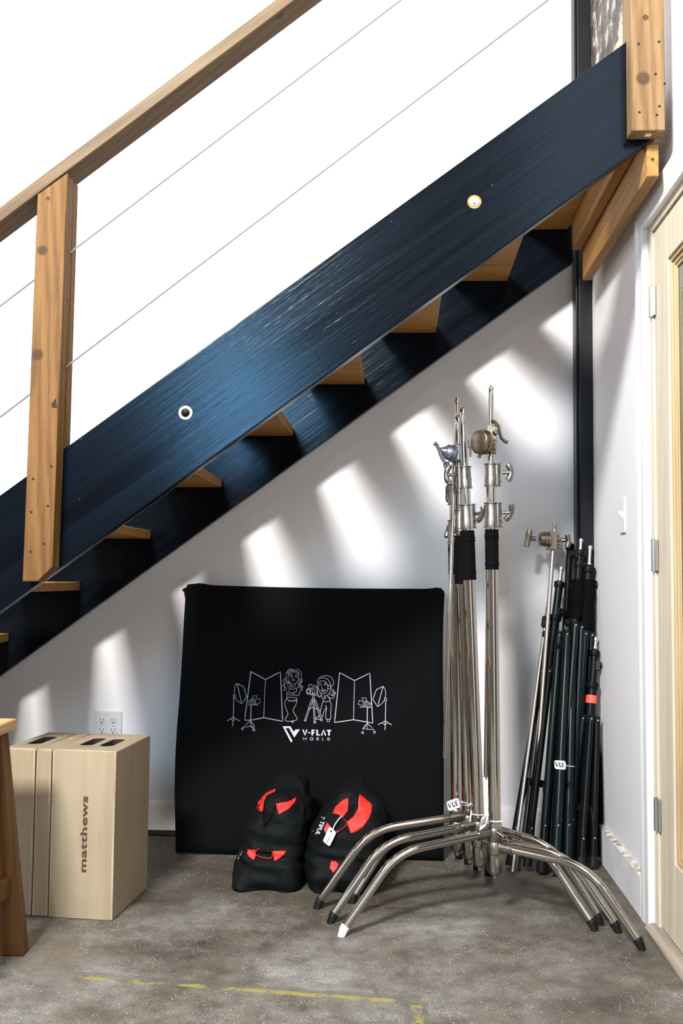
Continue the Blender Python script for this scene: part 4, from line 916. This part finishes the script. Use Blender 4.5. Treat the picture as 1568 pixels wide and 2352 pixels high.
A, B_ = atY(1186, 1930, 3.585), atY(1257, 1395, 3.87); d = (B_-A).normalized(); A = A-d*((A.z-.006)/d.z)
b = MB(); b.path([A, B_], .0068, 16); rodpin(b, B_+d*.01, d, .006); b.build('rod', 'dullrod', g4)
b = MB(); q = atY(1249, 1428, 3.84); b.path([q-d*.022, q-d*.016, q+d*.016, q+d*.022], [.006, .0095, .0095, .006], 14); b.build('knob', 'rubber', g4)
A, B_ = atY(1199, 1930, 3.60), atY(1262, 1390, 3.90); d = (B_-A).normalized(); A = A-d*((A.z-.006)/d.z)
b = MB(); b.path([A, B_], .0042, 12); tag(b.build('thin_rod', 'bgreen'), 'thin dark metal rod close behind the two dull steel rods', 'rod')

# ------------------------------------------------------------------ folded black light stands
def folded(label, foot, top, zc, zl, spread, mat, tubes, legr=.0125, pin=.05, side=V((1, 0, 0)), tape=None, knobs=(), rivet=True, bodyr=.016, pinmat='zinc', sleeve=None):
    foot, top = V(foot), V(top); foot.z = 0; d = (top-foot).normalized()
    root = thing('folded_light_stand', label, 'stand', tuple(foot), 'folded black stands stacked in the corner')
    def P(z): return foot+(top-foot)*((z-0)/(top.z))
    b = MB(); b.path([P(.03), P(zc+.02)], bodyr, 18); b.build('lower_tube', mat, root)
    for (z0, z1, r, mt) in tubes:
        b = MB(); b.path([P(z0), P(z1)], r, 18); b.lathe(P(z1)-d*.012, d, [(0, r*1.28), (.003, r*1.35), (.02, r*1.35), (.022, r*1.15)], 18); b.build('riser_tube', mt, root)
    b = MB(); zt_ = top.z; b.lathe(P(zt_-pin), d, [(0, .0085), (.008, .0085), (.009, .0062), (pin-.016, .0062), (pin-.014, .0082), (pin-.003, .0082), (pin, .005)], 16); b.build('spigot', pinmat, root)
    fwd = d.cross(side).normalized()
    if fwd.y > 0: fwd = -fwd
    s_ = side-d*side.dot(d); s_.normalize()
    offs = [s_*-1*.024, s_*.026, fwd*.022]
    b = MB(); cc = P(zc); b.lathe(cc-d*.016, d, [(0, bodyr*1.15), (.002, bodyr*1.3), (.03, bodyr*1.3), (.032, bodyr*1.15)], 20)
    for o in offs: b.obox(cc+o, o, d.cross(o), d, .010, .008, .015)
    col = b.build('leg_collar', 'bmetal', root, bevel=.002)
    if rivet:
        for o in offs:
            b = MB(); b.ball(cc+o*1.05+fwd*.010, .0042, 10); b.build('rivet', 'zinc', col)
    b = MB(); cl = P(zl); b.lathe(cl-d*.014, d, [(0, bodyr*1.2), (.026, bodyr*1.2)], 18)
    for o in offs: b.obox(cl+o, o, d.cross(o), d, .009, .007, .012)
    lc = b.build('brace_collar', 'bmetal', root, bevel=.002)
    for k, o in enumerate(offs):
        e = V(foot)+o*(1+spread*1.6); e.z = .012+.006*k; e.z = max(e.z, .012)
        b = MB(); st_ = cc+o; b.path([st_, e], legr, 16); L_ = b.build('leg', mat, root)
        u = (e-st_).normalized(); b = MB(); b.path([e-u*.028, e+u*.004], legr*1.25, 14); b.build('end_cap', 'rubber', L_)
        b = MB(); q1 = st_+(e-st_)*.82; b.path([cl+o*1.1+fwd*.008, q1+fwd*.012], .0045, 8); b.build('brace', 'bmetal', L_)
        b = MB(); b.ball(q1+fwd*.016, .004, 8); b.build('rivet', 'zinc', L_)
    for (z, kd) in knobs:
        b = MB(); kd = V(kd).normalized(); q = P(z); b.obox(q+kd*.010, kd, d.cross(kd), d, .014, .010, .016); b.lathe(q+kd*.020, kd, [(0, .005), (.008, .005), (.008, .012), (.018, .013), (.021, .010)], 10); b.build('knob', 'rubber', root)
    if tape:
        z, h, r = tape; b = MB(); b.path([P(z), P(z+h)], r, 20); b.build('tape_band', 'orange', root, label='bright orange-red tape band')
    if sleeve:
        b = MB(); z0, z1, r = sleeve; n = 12; b.path([P(z0+(z1-z0)*i/n) for i in range(n+1)], [r+.002*math.sin(i*1.7) for i in range(n+1)], 18); b.build('cloth_sleeve', 'wrap', root)
    return root, P, d
# left, leaning stand
fA = atZ(1208, 2000); tA = atY(1289, 1300, 3.90)
folded('slim black stand leaning left of the cluster, silver pin at its top', (fA.x, 3.62, 0), tA, .66, .28, .8, 'bmetal', [(.66, .985, .0145, 'bgreen'), (.62, .86, .017, 'bmetal')], .0115, .055, knobs=[(.80, (-1, -.3, 0)), (.665, (1, -.4, 0)), (.88, (.6, -.6, 0))])
# tall one behind, left
folded('black pole stand rising just right of the clamp head', (.560, 3.735, 0), atY(1309, 1243, 3.935), .74, .35, .3, 'bmetal', [(.74, 1.13, .0125, 'bmetal')], .010, .045, rivet=False)
folded('tall black stand with ribbed silver pin and a small knob at its head', (.555, 3.62, 0), atY(1334, 1236, 3.87), .83, .25, .55, 'bgreen', [(.80, 1.06, .0155, 'bmetal'), (.80, 1.105, .013, 'bmetal')], .0135, .05, knobs=[(1.10, (-1, -.3, 0)), (.845, (-1, -.5, 0))], sleeve=(.86, 1.00, .024), bodyr=.018)
folded('black stand with large flat-topped silver pin, tallest near the black column', (.612, 3.68, 0), atY(1355, 1252, 3.87), .80, .30, .35, 'bmetal', [(.78, 1.04, .019, 'bmetal')], .0125, .075, sleeve=(.82, 1.0, .030), knobs=[(.985, (1, -.1, 0))])
folded('black stand with thick green-black tubes in the middle, name tag tied on', (.535, 3.545, 0), atY(1301, 1432, 3.80), .795, .42, .45, 'bgreen', [(.70, .80, .015, 'bgreen')], .0145, .02, knobs=[(.76, (-1, -.3, 0)), (.60, (-1, .2, 0))], bodyr=.018)
r5, P5, d5 = folded('short black stand with an orange-red tape band near the right wall', (.632, 3.62, 0), atY(1368, 1462, 3.80), .50, .20, .55, 'bmetal', [(.50, .62, .017, 'bmetal'), (.50, .735, .0135, 'bmetal')], .0115, .045, tape=(.556, .028, .0195), knobs=[(.69, (1, -.3, 0))])
folded('short black stand in the corner, lowest and furthest right', (.688, 3.74, 0), atY(1368, 1700, 3.83), .36, .2, .2, 'bmetal', [(.3, .43, .014, 'bmetal')], .011, .03)
tg = [o for o in bpy.data.objects if o.get('label', '').startswith('black stand with thick green')][0]
A = atY(1286, 1757, 3.50); ux = atY(1299, 1758, 3.5)-atY(1273, 1756, 3.5); uy = atY(1286, 1748, 3.5)-atY(1287, 1768, 3.5)
vue(tg, A, ux, uy, [atY(1294, 1757, 3.498), atY(1303, 1759, 3.505), atY(1318, 1761, 3.52)])

# ------------------------------------------------------------------ lights
def area(name, loc, target, sx, sy, power, col):
    l = bpy.data.lights.new(name, 'AREA'); l.shape = 'RECTANGLE'; l.size = sx; l.size_y = sy; l.energy = power; l.color = col
    o = bpy.data.objects.new(name, l); COL.objects.link(o); o.location = loc
    o.rotation_euler = (V(target)-V(loc)).to_track_quat('-Z', 'Y').to_euler(); return o
area('window_light', (-1.45, -.9, 3.85), (-.9, 3.9, 2.4), .74, .66, 620, (1, .985, .97))
area('window_light', (-1.02, -.93, 2.1), (-.9, 2.9, 1.6), .66, 1.0, 56, (.38, .70, 1))
area('window_light', (-4.1, 1.2, 2.2), (0, 2.9, .6), 2.2, 1.8, 38, (.94, .95, 1))
w = bpy.data.worlds.new('world'); scene.world = w; w.use_nodes = True
w.node_tree.nodes['Background'].inputs[0].default_value = (.35, .45, .6, 1); w.node_tree.nodes['Background'].inputs[1].default_value = .35
vs = scene.view_settings; vs.view_transform = 'Standard'; vs.look = 'None'; vs.gamma = 1; vs.exposure = 0; vs.use_curve_mapping = False
scene.cycles.max_bounces = 8; scene.cycles.diffuse_bounces = 4; scene.cycles.glossy_bounces = 4; scene.cycles.use_denoising = True
scene.cycles.caustics_reflective = False; scene.cycles.caustics_refractive = False
